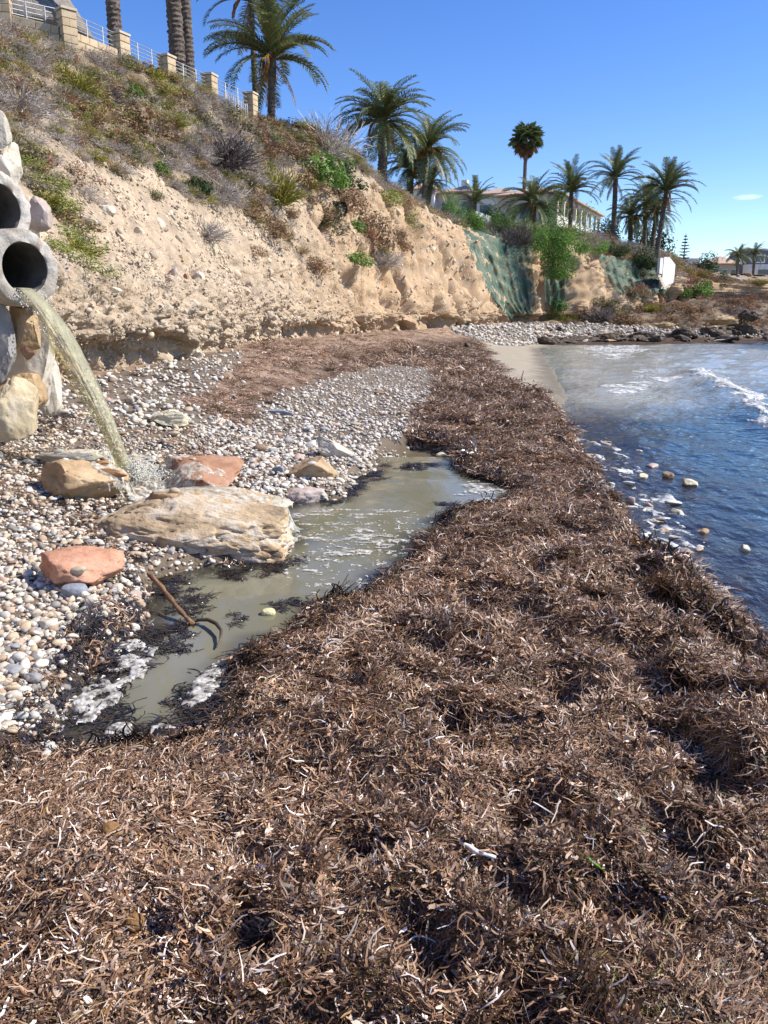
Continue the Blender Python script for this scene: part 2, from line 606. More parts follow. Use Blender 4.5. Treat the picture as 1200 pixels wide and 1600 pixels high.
def ground(x, y, fine=True):
    """height of the beach and sea bed"""
    ds, _ = poly_dist(x, y, WATER)
    df, zb = poly_dist(x, y, FOOT, [f[2] for f in FOOT])
    df = -df                                    # positive on the seaward side of the cliff foot
    near = 1 - sstep(15, 21, y)
    sw = 0.30 + 0.08 * vn(x * 1.3, y * 1.3, 3)
    crest = 0.06 * near + 0.02 + 0.03 * vn(x * .5, y * .5, 8)
    scarp = SEA + (crest - SEA) * sstep(-0.05, 1, (ds + 0.15 * fbm(x * 1.1, y * 1.1, 0, 3, 5)) / sw)
    gentle = SEA + 0.10 * np.clip(ds, 0, 6)
    lo = np.where(ds > 0, near * scarp + (1 - near) * np.minimum(gentle, 0.25), SEA - 0.16 * np.clip(-ds, 0, 9) - 0.08)
    w = np.clip(ds, 0, None) / (np.clip(ds, 0, None) + np.clip(df, 0, None) + 1e-6)
    rise = sstep(0.42, 1.02, w)
    base = -0.03 * sstep(.05, .3, w) * (1 - rise) * near
    z = np.where(ds > 0, lo + (base + rise * (zb - lo)), lo)
    z = np.where(df < 0, zb, z)
    pd = inside(x, y, POOL)
    e = 0.07 * fbm(x * 4, y * 4, 0, 3, 21)
    z = np.where((y < 12) & (ds > .6) & (pd > -2.2), np.maximum(z, POOL_Z + .045), z)
    dig = sstep(-0.09, 0.11, pd + e)
    pz = POOL_Z - 0.10
    zz = z * (1 - dig) + np.minimum(z, pz) * dig
    # wrack banked a little above the pool edge
    pb = np.maximum.reduce([inside(x, y, PEB_NEAR), inside(x, y, PEB_WHITE), inside(x, y, PEB_FOOT), inside(x, y, PEB_FAR)])
    peb = sstep(-0.12, 0.2, pb + 0.22 * fbm(x * 1.7, y * 1.7, 0, 4, 33))
    peb = peb * (ds > 0.5)
    sand = sstep(-0.2, 0.3, inside(x, y, SAND) + .35 * fbm(x * .5, y * .5, 0, 3, 44))
    wr = (1 - peb) * (1 - sand) * (1 - dig) * (ds > -0.1)
    if fine:
        a = fbm(x * 1.5 + 0.3 * y, y * 1.5, 0, 4, 51)
        b = fbm(x * 4.2 + y, y * 3.6 - .4 * x, 0, 4, 61)
        c = fbm(x * 13, y * 13, 0, 3, 71)
        rid = np.abs(vn(x * 1.15 - .6 * y, y * .7 + .7 * x, 5, 81))
        rid2 = np.abs(vn(x * 2.6 - .5 * y, y * 2.2 + .5 * x, 5, 82))
        berm = sstep(0.0, .5, 1 - w) * (1 - sstep(28, 40, y))
        zz = zz + wr * ((0.055 + .07 * berm) * a + (0.026 + .028 * berm) * b - .11 * sstep(.22, .5, vn(x * 1.7 + .5 * y, y * 2.3, 4, 83) + .5 * b) * sstep(-.6, .5, a) + 0.012 * c - (0.07 * berm + .01) * np.clip(.07 - rid, 0, 1) / .07 * sstep(-.1, .5, b) - (.05 * berm + .015) * np.clip(.09 - rid2, 0, 1) / .09 * sstep(-.2, .4, a))
        hol = np.zeros(x.shape)
        wob = .25 * fbm(x * 5, y * 5, 0, 3, 84)
        for hx, hy, hr, hd_ in HOLES:
            q = ((x - hx) ** 2 + ((y - hy) * 1.1) ** 2) / (hr * hr)
            hol = hol - hd_ * np.exp(-q * 1.3) * (1 + 1.5 * wob) + .35 * hd_ * np.exp(-((np.sqrt(q) - 1.5) / .45) ** 2)
        for ln_, hh_ in SCARPS:
            dsc, _ = poly_dist(x + .05 * wob, y + .3 * wob, ln_)
            en = np.clip(1.6 - np.hypot(x - np.mean([a_[0] for a_ in ln_]), y - np.mean([a_[1] for a_ in ln_])) / (.9 * np.hypot(ln_[0][0] - ln_[-1][0], ln_[0][1] - ln_[-1][1])) * 1.6, 0, 1)
            hol = hol + hh_ * en * (.55 * np.exp(-np.clip(dsc, 0, 9) / .35) * (dsc > 0) - .6 * np.exp(-np.clip(-dsc, 0, 9) / .18) * (dsc <= 0))
        zz = zz + hol * wr
        cap = POOL_Z + .035 + .16 * np.clip(-pd, 0, 9) + .02 * b
        zz = np.where((dig < .5) & (pd > -1.4) & (peb < .5) & (y < 12), np.minimum(zz, np.maximum(cap, POOL_Z + .02)), zz)
        zz = zz + peb * (0.03 * a + 0.012 * c)
        zz = zz + (df < 12) * (y > 58) * (.25 * a + .1 * b)
        zz = zz + dig * 0.02 * b
    return zz, dict(ds=ds, df=df, peb=peb, sand=sand, wr=wr, dig=dig, w=w, pd=pd, near=near)


def gz(x, y):
    z, _ = ground(np.array([float(x)]), np.array([float(y)]))
    return float(z[0])


def gnormal(x, y, e=0.02):
    zx = ground(x + e, y)[0] - ground(x - e, y)[0]
    zy = ground(x, y + e)[0] - ground(x, y - e)[0]
    n = np.stack([-zx / (2 * e), -zy / (2 * e), np.ones_like(x)], 1)
    return n / np.linalg.norm(n, axis=1, keepdims=True)


# ------------------------------------------------------------------ beach
def fan(y0, y1, nr, nc, half):
    """grid whose cells grow with distance"""
    yy = y0 * np.exp(np.linspace(0, 1, nr) * math.log(y1 / y0))
    k = np.linspace(-1, 1, nc)
    k = half * (0.75 * k + 0.25 * k ** 3)
    X = k[None, :] * (yy[:, None] + 0.9)
    return X, np.repeat(yy[:, None], nc, 1)


gx, gy = fan(0.9, 125, 620, 430, 0.95)
zz, g = ground(gx.ravel(), gy.ravel())
x_, y_ = gx.ravel(), gy.ravel()
wn_ = fbm(x_ * 3, y_ * 3, 0, 4, 91)
wn2 = fbm(x_ * 14, y_ * 14, 0, 3, 92)
wrc = np.array([.062, .036, .022])[None] * (1 + .5 * wn_ + .7 * wn2)[:, None]
litter = np.array([.30, .205, .14])[None] * (1 + .35 * wn_ + .5 * wn2)[:, None]
lit = sstep(.55, .8, g['w'])[:, None]
wrc = wrc * (1 - lit) + litter * lit
pbc = np.array([.17, .13, .095])[None] * (1 + .4 * wn2)[:, None]
sdc = np.array([.36, .31, .23])[None] * (1 + .15 * wn_)[:, None]
c = wrc * (1 - g['peb'])[:, None] + pbc * g['peb'][:, None]
c = c * (1 - g['sand'])[:, None] + sdc * g['sand'][:, None]
bedc = np.array([.07, .055, .04])[None] * (1 + .5 * wn_)[:, None]
c = np.where((g['ds'] < 0)[:, None], bedc * (1 - g['sand'])[:, None] + sdc * g['sand'][:, None], c)
mud = np.array([.11, .085, .05])[None]
c = c * (1 - g['dig'])[:, None] + mud * g['dig'][:, None]
c = c * (1 - .5 * g['sand'] * (1 - sstep(.2, 1.1, g['ds'] + .3 * wn_)) * (g['ds'] > -1))[:, None]
farl = sstep(57, 66, y_)[:, None] * (g['df'] < 14)[:, None] * (1 - g['peb'][:, None])
c = c * (1 - farl) + np.array([.19, .135, .085])[None] * (1 + .8 * wn_ + .5 * wn2)[:, None] * farl
c = np.clip(c, .008, .8)
M_ground = attr_mat('beach_ground', 'tint', rough=0.85, spec=0.25, inst=0.0, bump=0.8, bscale=60)
me = mk_mesh('beach', np.stack([x_, y_, zz], 1), grid_faces(*gx.shape), M_ground, True, dict(tint=c))
beach = tag(link('beach', me), 'brown seaweed and pebble beach running along the foot of the cliff', 'beach', kind='structure')

# wide sea bed and land beneath everything else
mb = MB()
mb.quad((-1500, -800, -3.2), (2500, -800, -3.2), (2500, 3000, -3.2), (-1500, 3000, -3.2))
M_bed = mat('sea_bed', [(.10, .09, .06), (.16, .13, .09)], scale=.2)
tag(mb.build('sea_bed', M_bed), kind='structure')
# strip of beach behind the camera
xb, yb = np.meshgrid(np.linspace(-9, 6, 90), np.linspace(-14, 0.95, 90))
zb_, g2 = ground(xb.ravel(), yb.ravel())
cb = np.repeat(np.array([[.085, .052, .032]]), xb.size, 0) * (1 + .6 * fbm(xb.ravel() * 6, yb.ravel() * 6, 0, 3, 92))[:, None]
tag(link('beach_behind', mk_mesh('beach_behind', np.stack([xb.ravel(), yb.ravel(), zb_ - .006], 1), grid_faces(90, 90), M_ground, True, dict(tint=cb))), kind='structure')

# ------------------------------------------------------------------ cliff
NSt = len(FOOT)
ctrl = []
LOWH = [.28, .28, .28, .28, .28, .29, .31, .36, .52, .74, .80, .80, .72, .72, .5, .4, .35, .3, .3, .3]
LOWX = [.22, .22, .22, .22, .22, .22, .24, .28, .42, .52, .5, .5, .45, .42, .4, .35, .3, .3, .3, .3]
for i in range(NSt):
    F, Rm = np.array(FOOT[i]), np.array(RIM[i])
    h = (Rm - F)[:2]
    Lh = np.linalg.norm(h)
    u = h / Lh
    H = Rm[2] - F[2]

    def pt(d, z):
        return [F[0] + u[0] * d, F[1] + u[1] * d, z]
    a, b = LOWH[i], LOWX[i]
    ctrl.append([pt(.45, F[2] - .8), pt(.36, F[2] - .05), pt(.06, F[2] + .45), pt(.0, F[2] + .9), pt(.28, F[2] + 1.55), pt(b * Lh * .6 + .1, F[2] + a * H * .78), pt(b * Lh, F[2] + a * H),
                 pt((b + (1 - b) * .5) * Lh, F[2] + (a + (1 - a) * .52) * H), pt(.9 * Lh, F[2] + .94 * H), pt(Lh, Rm[2]), pt(Lh + 2.5, Rm[2] + .12), pt(Lh + PLAT[i] * .5, Rm[2] + .2), pt(Lh + PLAT[i], Rm[2] + .2)])
ctrl = np.array(ctrl)                           # station, profile, xyz


def interp(C, t):
    """monotone-ish cubic along axis 0"""
    n = C.shape[0]
    i = np.clip(np.floor(t).astype(int), 0, n - 2)
    f = (t - i)[(...,) + (None,) * (C.ndim - 1)]
    p1, p2 = C[i], C[i + 1]
    p0, p3 = C[np.maximum(i - 1, 0)], C[np.minimum(i + 2, n - 1)]
    m1, m2 = (p2 - p0) * .4, (p3 - p1) * .4
    return (2 * f ** 3 - 3 * f ** 2 + 1) * p1 + (f ** 3 - 2 * f ** 2 + f) * m1 + (-2 * f ** 3 + 3 * f ** 2) * p2 + (f ** 3 - f ** 2) * m2


NS, NP = 900, 230
ts = np.linspace(0, NSt - 1, 6000)
mid = interp(ctrl[:, 4], ts)
seg = np.linalg.norm(np.diff(mid, axis=0), axis=1)
dist = np.maximum(np.linalg.norm(mid[1:, :2], axis=1), 9)
dens = seg / dist * np.where((mid[1:, 1] > 7) & (mid[1:, 0] < 34), 1, .12)
cum = np.concatenate([[0], np.cumsum(dens)])
st = np.interp(np.linspace(0, cum[-1], NS), cum, ts)
tp = np.interp(np.linspace(0, 1, NP), [0, .03, .42, .72, .88, .94, 1], [0, 1, 5.2, 7.3, 9, 10, 12])
A = interp(ctrl, st)                            # NS, 13, 3
G = np.moveaxis(interp(np.moveaxis(A, 1, 0), tp), 0, 1)      # NS, NP, 3
du = np.gradient(G, axis=0)
dv = np.gradient(G, axis=1)
Nn = np.cross(dv, du)
Nn /= np.linalg.norm(Nn, axis=2, keepdims=True) + 1e-9
if Nn[NS // 3, NP // 2, 0] < 0:
    Nn = -Nn
X, Y, Z = G[..., 0], G[..., 1], G[..., 2]
plat = sstep(8.6, 9.3, tp)[None, :]
low = (1 - sstep(4.6, 6.3, tp))[None, :] * np.ones((NS, 1))
rockside = (sstep(31, 38, Y[:, :1]) * (1 - sstep(72, 80, Y[:, :1])))
low = np.maximum(low, rockside * (1 - sstep(6.4, 7.4, tp))[None, :])
big = fbm(X * .22, Y * .22, Z * .22, 4, 101)
flute = fbm(X * .8, Y * .8, Z * .22, 4, 111)
fl2 = np.abs(vn(X * .55 + 3, Y * .55, Z * .15, 112))
medn = fbm(X * 1.9, Y * 1.9, Z * 1.9, 4, 121)
w1, id1 = worley(X * 3.2, Y * 3.2, Z * 3.6, 131)
w2, id2 = worley(X * 8.5, Y * 8.5, Z * 9.5, 141)
ledge = np.abs(((Z * .8 + .5 * vn(X * .5, Y * .5, 0, 9)) % 1) - .5) - .25
farf = sstep(30, 45, Y)
disp = (.34 * big + .26 * flute * np.maximum(low, .35) - (.30 + .5 * farf) * np.maximum(low, .4) * np.clip(.2 - fl2, 0, 1) / .2) * (1 - plat) + (.10 + .08 * low) * medn * (1 - .6 * plat)
nod = 1 + 1.1 * (1 - sstep(3.2, 4.6, tp))[None, :] * (1 - farf)
disp += low * (.15 * nod * (.5 - w1) + .09 * nod * (.5 - w2) * (id2 > .3) - .16 * np.clip(.10 - np.abs(vn(X * 1.1, Y * 1.1, Z * 2.2, 147)), 0, 1) / .10 + .05 * fbm(X * 9, Y * 9, Z * 9, 3, 145) + (.20 + .25 * farf) * ledge)
disp += (1 - low) * (1 - plat) * (.10 * (.5 - w1) + .07 * (.5 - w2) * (id2 > .35) + .05 * fbm(X * 7, Y * 7, Z * 7, 3, 146))
disp += farf * low * .45 * fbm(X * .5, Y * .5, Z * .5, 4, 151)
cav = np.clip(vn(X * .33, Y * .33, 0, 161), 0, 1) * np.exp(-((tp[None, :] - 1.6) / .55) ** 2)
disp -= 1.25 * cav
disp *= sstep(0, .8, tp)[None, :]
GD = G + Nn * disp[..., None]
veg = sstep(-.12, .30, (tp[None, :] - 6.45) * .55 + .55 * fbm(X * .5, Y * .5, Z * .5, 4, 171) - .55 * rockside * (1 - sstep(7, 8.6, tp))[None, :])
warm = sstep(27, 42, Y) * low
t1 = fbm(X * .9, Y * .9, Z * 1.6, 5, 181)
t2 = fbm(X * 5, Y * 5, Z * 6, 4, 191)
rc = np.array([.415, .325, .228]) * (1 + .25 * t1 + .38 * t2)[..., None]
rw = np.array([.43, .30, .182]) * (1 + .3 * t1 + .15 * t2)[..., None]
rc = rc * (1 - warm[..., None]) + rw * warm[..., None]
pale = (id2 > .72) * (w2 < .42) * low
rc = rc * (1 - .5 * pale[..., None]) + np.array([.52, .47, .40]) * .5 * pale[..., None]
soil = np.array([.31, .245, .17]) * (1 + .3 * t1 + .5 * t2)[..., None]
cc = np.clip(rc * (1 - veg[..., None]) + soil * veg[..., None], .02, .7)
M_cliff = attr_mat('conglomerate_cliff', 'tint', rough=0.95, spec=0.12, inst=0, bump=1.0, bscale=13)
M_cliff.node_tree.nodes['Bump'].inputs['Distance'].default_value = .06
me = mk_mesh('cliff', GD.reshape(-1, 3), grid_faces(NS, NP), M_cliff, True, dict(tint=cc.reshape(-1, 3)))
cliff = tag(link('cliff', me), 'tan conglomerate sea cliff with a scrubby slope above', 'cliff', kind='structure')
BV = BVHTree.FromPolygons([tuple(p) for p in GD.reshape(-1, 3)], [tuple(int(k) for k in f) for f in grid_faces(NS, NP)])
GN_ = np.cross(np.gradient(GD, axis=1), np.gradient(GD, axis=0))
GN_ /= np.linalg.norm(GN_, axis=2, keepdims=True) + 1e-9
if np.mean(GN_[:, 40:150, 2]) < 0:
    GN_ = -GN_


def hit(u, v):
    d = ray(u, v).normalized()
    p, n, i, t = BV.ray_cast(Vector((0, 0, EYE)), d)
    if p is None:
        return None, None
    if n.dot(d) > 0:
        n = -n
    return p, n


def topz(x, y, default=9.0):
    p, n, i, t = BV.ray_cast(Vector((x, y, 60)), Vector((0, 0, -1)))
    return p.z if p else default
#PART2
# ------------------------------------------------------------------ sea
def sea_h(x, y):
    d = np.hypot(x, y)
    a = .030 + .035 * sstep(8, 30, d)
    h = a * fbm(x * .9 - .25 * y, y * .45 + .3 * x, 0, 3, 201) * 1.6
    h = h + .034 * fbm(x * 3.2, y * 1.8 + x, 0, 3, 211) + .010 * fbm(x * 8, y * 5, 0, 2, 221)
    lx, _ = poly_dist(x, y, BREAK)
    h = h + .20 * np.exp(-((lx - .1) / .55) ** 2) * sstep(11, 16, y) * (1 - sstep(26, 31, y)) * (1 + .3 * vn(x * .8, y * .8, 0, 231))
    return SEA + h


BREAK = [(6.6, 9), (7.2, 14.4), (8.7, 19.5), (10.6, 26), (13, 33)]
sx, sy = fan(0.9, 128, 520, 420, 0.97)
ds_, _ = poly_dist(sx.ravel(), sy.ravel(), WATER)
sz = sea_h(sx.ravel(), sy.ravel())
x_, y_ = sx.ravel(), sy.ravel()
sh = -ds_
sandy = sstep(-2.5, 2.0, inside(x_, y_, [(4.0, 17), (5.5, 16), (8, 19), (14, 27), (22, 38), (24, 56), (9, 52), (5, 36)]) + 1.6 * fbm(x_ * .35, y_ * .35, 0, 3, 241))
n1 = fbm(x_ * 1.1, y_ * .8, 0, 4, 251)
deep = np.array([.035, .075, .110])[None] * (1 + .35 * n1)[:, None]
weedy = np.array([.040, .030, .032])[None] * (1 + .4 * n1)[:, None]
wk = (1 - sstep(.3, 2.6, sh + .9 * n1))[:, None] * (1 - sstep(22, 30, y_))[:, None]
body = deep * (1 - wk) + weedy * wk
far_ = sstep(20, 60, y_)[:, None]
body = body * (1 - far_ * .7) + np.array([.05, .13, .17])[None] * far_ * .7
body = body * (1 - sandy[:, None]) + np.array([.40, .40, .345])[None] * sandy[:, None]
clear = np.clip(.85 - .55 * sstep(0, 1.6, sh), .0, 1) * (1 - .75 * sandy)
M_sea = bpy.data.materials.new('sea_water')
M_sea.use_nodes = True


def water_nodes(m, rough, bump, bscale, bdist, spec_ior=1.33):
    n, l = m.node_tree.nodes, m.node_tree.links
    b = n['Principled BSDF']
    b.inputs['Roughness'].default_value = rough
    b.inputs['IOR'].default_value = spec_ior
    a = n.new('ShaderNodeAttribute')
    a.attribute_name = 'tint'
    l.new(a.outputs['Color'], b.inputs['Base Color'])
    tc = n.new('ShaderNodeTexCoord')
    mp = n.new('ShaderNodeMapping')
    mp.inputs['Scale'].default_value = (1, .6, 1)
    l.new(tc.outputs['Object'], mp.inputs['Vector'])
    nz = n.new('ShaderNodeTexNoise')
    nz.inputs['Scale'].default_value = bscale
    nz.inputs['Detail'].default_value = 5
    l.new(mp.outputs[0], nz.inputs['Vector'])
    bp = n.new('ShaderNodeBump')
    bp.inputs['Strength'].default_value = bump
    bp.inputs['Distance'].default_value = bdist
    l.new(nz.outputs['Fac'], bp.inputs['Height'])
    l.new(bp.outputs[0], b.inputs['Normal'])
    # where the water is clear the diffuse body lets the bed show; the gloss stays
    tr = n.new('ShaderNodeBsdfTransparent')
    gl = n.new('ShaderNodeBsdfGlossy')
    gl.inputs['Roughness'].default_value = rough
    l.new(bp.outputs[0], gl.inputs['Normal'])
    fr = n.new('ShaderNodeFresnel')
    fr.inputs['IOR'].default_value = spec_ior
    l.new(bp.outputs[0], fr.inputs['Normal'])
    m1 = n.new('ShaderNodeMixShader')
    l.new(fr.outputs[0], m1.inputs[0])
    l.new(tr.outputs[0], m1.inputs[1])
    l.new(gl.outputs[0], m1.inputs[2])
    c = n.new('ShaderNodeAttribute')
    c.attribute_name = 'clear'
    m2 = n.new('ShaderNodeMixShader')
    l.new(c.outputs['Fac'], m2.inputs[0])
    l.new(b.outputs[0], m2.inputs[1])
    l.new(m1.outputs[0], m2.inputs[2])
    l.new(m2.outputs[0], n['Material Output'].inputs['Surface'])


water_nodes(M_sea, .05, .8, 6.5, .06)
F = grid_faces(*sx.shape)
keep = (ds_[F] < .7).any(1)
F = F[keep]
used = np.unique(F)
re = np.full(sx.size, -1)
re[used] = np.arange(len(used))
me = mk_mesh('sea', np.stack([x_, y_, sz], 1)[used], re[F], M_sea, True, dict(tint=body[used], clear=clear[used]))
tag(link('sea', me), kind='structure')
M_sea2 = mat('open_sea', [(.012, .05, .1), (.02, .07, .13)], rough=.06, scale=.05, bump=.5, bscale=.6, bdist=.2, spec=.5)
ee = [(.96 * (t + .9), t) for t in np.geomspace(.9, 127, 20)]
V = [(1.9, .9, SEA)] + [(a, b, SEA) for a, b in ee] + [(2500, 127, SEA), (2500, -800, SEA), (1.9, -800, SEA)]
me = bpy.data.meshes.new('open_sea')
me.from_pydata(V, [], [list(range(len(V)))])
me.materials.append(M_sea2)
tag(link('open_sea', me), kind='structure')

# ------------------------------------------------------------------ foam
def foam_mat(name, ca, cb, fscale, lo, hi, rough=.6):
    m = mat(name, [ca, cb], rough=rough, scale=30, bump=.6, bscale=110, bdist=.004)
    n, l = m.node_tree.nodes, m.node_tree.links
    tc = n.new('ShaderNodeTexCoord')
    nz = n.new('ShaderNodeTexNoise')
    nz.inputs['Scale'].default_value = fscale
    nz.inputs['Detail'].default_value = 8
    nz.inputs['Roughness'].default_value = .7
    l.new(tc.outputs['Object'], nz.inputs['Vector'])
    mr = n.new('ShaderNodeMapRange')
    mr.inputs['From Min'].default_value, mr.inputs['From Max'].default_value = lo, hi
    l.new(nz.outputs['Fac'], mr.inputs['Value'])
    tr = n.new('ShaderNodeBsdfTransparent')
    mx = n.new('ShaderNodeMixShader')
    l.new(mr.outputs[0], mx.inputs[0])
    l.new(tr.outputs[0], mx.inputs[1])
    l.new(n['Principled BSDF'].outputs[0], mx.inputs[2])
    l.new(mx.outputs[0], n['Material Output'].inputs['Surface'])
    return m


M_foam = foam_mat('foam', (.62, .61, .58), (.82, .82, .80), 5, .40, .60)
M_scum = foam_mat('scum_foam', (.50, .46, .40), (.74, .72, .67), 26, .36, .62)


def foam(name, polys, hfun, res, thr, freq, m, label, lift=.006, thick=.014, stretch=(1, 1), seed=0, cat='foam'):
    V, F = [], []
    off = 0
    for kp, poly in enumerate(polys):
        pa = np.array([p[:2] for p in poly])
        lo, hi = pa.min(0), pa.max(0)
        nx, ny = max(3, int((hi[0] - lo[0]) / res)), max(3, int((hi[1] - lo[1]) / res))
        gx_, gy_ = np.meshgrid(np.linspace(lo[0], hi[0], nx), np.linspace(lo[1], hi[1], ny))
        x, y = gx_.ravel(), gy_.ravel()
        d = inside(x, y, poly)
        size = .12 * min(hi - lo)
        wx = .35 / freq * fbm(x * freq * .7, y * freq * .7, 7, 2, seed + 9)
        f = fbm((x + wx) * freq * stretch[0], (y - wx) * freq * stretch[1], 0, 4, seed + 3, .6) * .9 - thr + np.clip(d / size, -2.5, .5) * .45
        f -= .28 * np.clip(1 - worley(x * freq * 1.9, y * freq * 1.9, np.full(x.shape, .3), seed)[0] * 1.7, -.6, 1) + .18 * np.abs(vn(x * freq * 4, y * freq * 4, 3, seed + 6))
        zz = hfun(x, y) + lift + .0035 * kp - .004 + thick * np.clip(f * 4, 0, 1)
        fc = grid_faces(ny, nx)
        fc = fc[(f[fc] > 0).sum(1) >= 3]
        if not len(fc):
            continue
        us = np.unique(fc)
        r_ = np.full(x.size, -1)
        r_[us] = np.arange(len(us))
        V.append(np.stack([x, y, zz], 1)[us])
        F.append(r_[fc] + off)
        off += len(us)
    if not V:
        return None
    return tag(link(name, mk_mesh(name, np.concatenate(V), np.concatenate(F), m, True)), label, cat, None, 'stuff')


flat_pool = lambda x, y: np.full(np.shape(x), POOL_Z)
sq = lambda a: [tuple(at(u, v, SEA)[:2]) for u, v in a]
foam('sea_foam', [sq([(1080, 588), (1120, 590), (1165, 612), (1215, 640), (1230, 690), (1190, 668), (1150, 628)])], sea_h, .03, .02, 1.9, M_foam, 'white foam of the small breaking wave at the right', stretch=(1.6, .8), thick=.05, seed=1)
foam('sea_foam', [sq([(905, 543), (960, 540), (1015, 542), (1010, 552), (960, 562), (915, 556)]), sq([(940, 606), (985, 596), (1020, 596), (1010, 608), (960, 616)]), sq([(985, 580), (1030, 585), (1068, 592), (1040, 598), (1000, 590)])], sea_h, .07, .10, 1.1, M_foam, 'thin white foam sliding in over the sandy shallows', stretch=(.7, 1.5), seed=2)
foam('sea_foam', [sq([(890, 680), (960, 690), (1060, 770), (1120, 860), (1160, 940), (1190, 1000), (1110, 990), (1030, 900), (970, 800), (915, 740)])], sea_h, .014, .36, 4.2, M_foam, 'broken froth along the foot of the seaweed bank', stretch=(1.6, .8), seed=3)

# ------------------------------------------------------------------ stagnant pool
px, py = np.meshgrid(np.arange(-2.4, 1.5, .03), np.arange(2.2, 9.2, .03))
x_, y_ = px.ravel(), py.ravel()
pd = inside(x_, y_, POOL)
ph = POOL_Z + .0035 * fbm(x_ * 4, y_ * 3, 0, 3, 261) * sstep(.0, .3, pd) + .006 * fbm(x_ * 9, y_ * 6, 0, 2, 262) * np.exp(-np.hypot(x_ + .9, y_ - 5.9) ** 2 / .9)
n1 = fbm(x_ * 1.6, y_ * 1.1, 0, 4, 263)
olive = np.array([.145, .130, .055])
milky = np.array([.205, .195, .150])
t = np.clip(.55 + .8 * n1 + .35 * sstep(4.6, 7.5, y_), 0, 1)[:, None]
pc = olive * (1 - t) + milky * t
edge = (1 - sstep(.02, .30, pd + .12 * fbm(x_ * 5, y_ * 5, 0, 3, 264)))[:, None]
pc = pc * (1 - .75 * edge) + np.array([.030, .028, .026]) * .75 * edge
F = grid_faces(*px.shape)
F = F[(pd[F] > -.16).all(1)]
us = np.unique(F)
re = np.full(px.size, -1)
re[us] = np.arange(len(us))
M_pool = bpy.data.materials.new('pool_water')
M_pool.use_nodes = True
water_nodes(M_pool, .06, .12, 9.0, .02)
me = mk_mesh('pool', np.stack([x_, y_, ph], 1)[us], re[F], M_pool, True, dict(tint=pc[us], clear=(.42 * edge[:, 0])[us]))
tag(link('pool', me), 'murky olive pool of discharged water on the beach', 'pool', kind='structure')
pq = lambda a: [tuple(at(u, v, POOL_Z)[:2]) for u, v in a]
foam('pool_foam', [pq([(85, 1120), (150, 1060), (215, 1025), (235, 1045), (205, 1080), (150, 1120), (110, 1145)]), pq([(150, 1015), (215, 1000), (245, 1020), (215, 1060), (165, 1060)])], flat_pool, .006, .0, 10, M_scum, 'white scum on the dark weed along the left bank of the pool', stretch=(1.2, .8), seed=11, cat='scum')
foam('pool_foam', [pq([(270, 1100), (310, 1050), (350, 1030), (395, 1025), (385, 1050), (330, 1085), (300, 1110)]), pq([(115, 1175), (170, 1135), (240, 1130), (300, 1140), (250, 1175), (180, 1190)]), pq([(285, 1160), (320, 1135), (360, 1115), (350, 1140), (315, 1170)])], flat_pool, .006, -.03, 10, M_scum, 'cream scum at the near end of the pool against the brown seaweed', stretch=(1.2, .8), seed=12, cat='scum')
foam('pool_foam', [pq([(430, 805), (520, 795), (640, 795), (660, 805), (560, 820), (440, 822)]), pq([(470, 840), (560, 825), (640, 840), (630, 870), (520, 870)]), pq([(735, 742), (800, 768), (770, 788), (700, 780)])], flat_pool, .007, .27, 11, M_scum, 'thin lines of froth drifting across the middle of the pool', stretch=(.5, 1.6), thick=.005, seed=13, cat='froth')
foam('pool_bubbles', [pq([(430, 830), (680, 800), (690, 850), (600, 920), (500, 945), (430, 900)])], flat_pool, .008, .37, 26, M_scum, 'scattered small bubbles on the pool', thick=.006, seed=14, cat='bubbles')

# ------------------------------------------------------------------ seaweed wrack
PAL = np.array([1.04, 1.06, 1.12]) * np.array([(.46, .31, .20), (.33, .195, .11), (.22, .115, .058), (.13, .066, .034), (.62, .48, .36), (.045, .026, .016), (.37, .22, .10), (.74, .66, .57), (.17, .15, .045)])
PW = np.array([.20, .22, .17, .11, .10, .10, .06, .022, .018])
PW = PW / PW.sum()
PWD = np.array([.08, .17, .23, .20, .04, .18, .05, .015, .035])
PWD = PWD / PWD.sum()


def strands(seed, n, rad, L, wd, lift, pal=PAL, pw=PW, seg=4, ang=None, spread=3.14, pitch=.35, chips=0):
    r = np.random.default_rng(seed)
    V, F, C = [], [], []
    for k in range(n):
        a = r.uniform(0, 6.283)
        q = rad * math.sqrt(r.uniform())
        p = np.array([q * math.cos(a), q * math.sin(a), r.uniform(-.2, 1) * lift])
        hd = r.uniform(-spread, spread) + (ang or 0)
        pt = r.normal(0, pitch)
        ln = r.uniform(*L)
        w = r.uniform(*wd)
        if chips and r.uniform() < chips:
            ln, w = r.uniform(.015, .05), r.uniform(.006, .0125)
        cv, cp = r.normal(0, 1.1), r.normal(0, .9)
        roll = r.normal(0, .48)
        col = pal[r.choice(len(pal), p=pw)] * r.uniform(.75, 1.25)
        i0 = len(V)
        for s in range(seg + 1):
            f = s / seg
            h2, p2 = hd + cv * (f - .5) + r.normal(0, .22), pt + cp * (f - .5) + r.normal(0, .12)
            d = np.array([math.cos(h2) * math.cos(p2), math.sin(h2) * math.cos(p2), math.sin(p2)])
            if s:
                p = p + d * ln / seg
            sd_ = np.array([-math.sin(h2), math.cos(h2), 0])
            up = np.cross(d, sd_)
            sw_ = sd_ * math.cos(roll + .5 * f) + up * math.sin(roll + .5 * f)
            ww = w * (.55 + .45 * math.sin(math.pi * min(1, .15 + f * .8)))
            V += [p - sw_ * ww / 2, p + sw_ * ww / 2]
            C += [col, col]
            if s:
                j = i0 + 2 * s
                F.append([j - 2, j - 1, j + 1, j])
    return np.array(V), np.array(F), np.array(C)


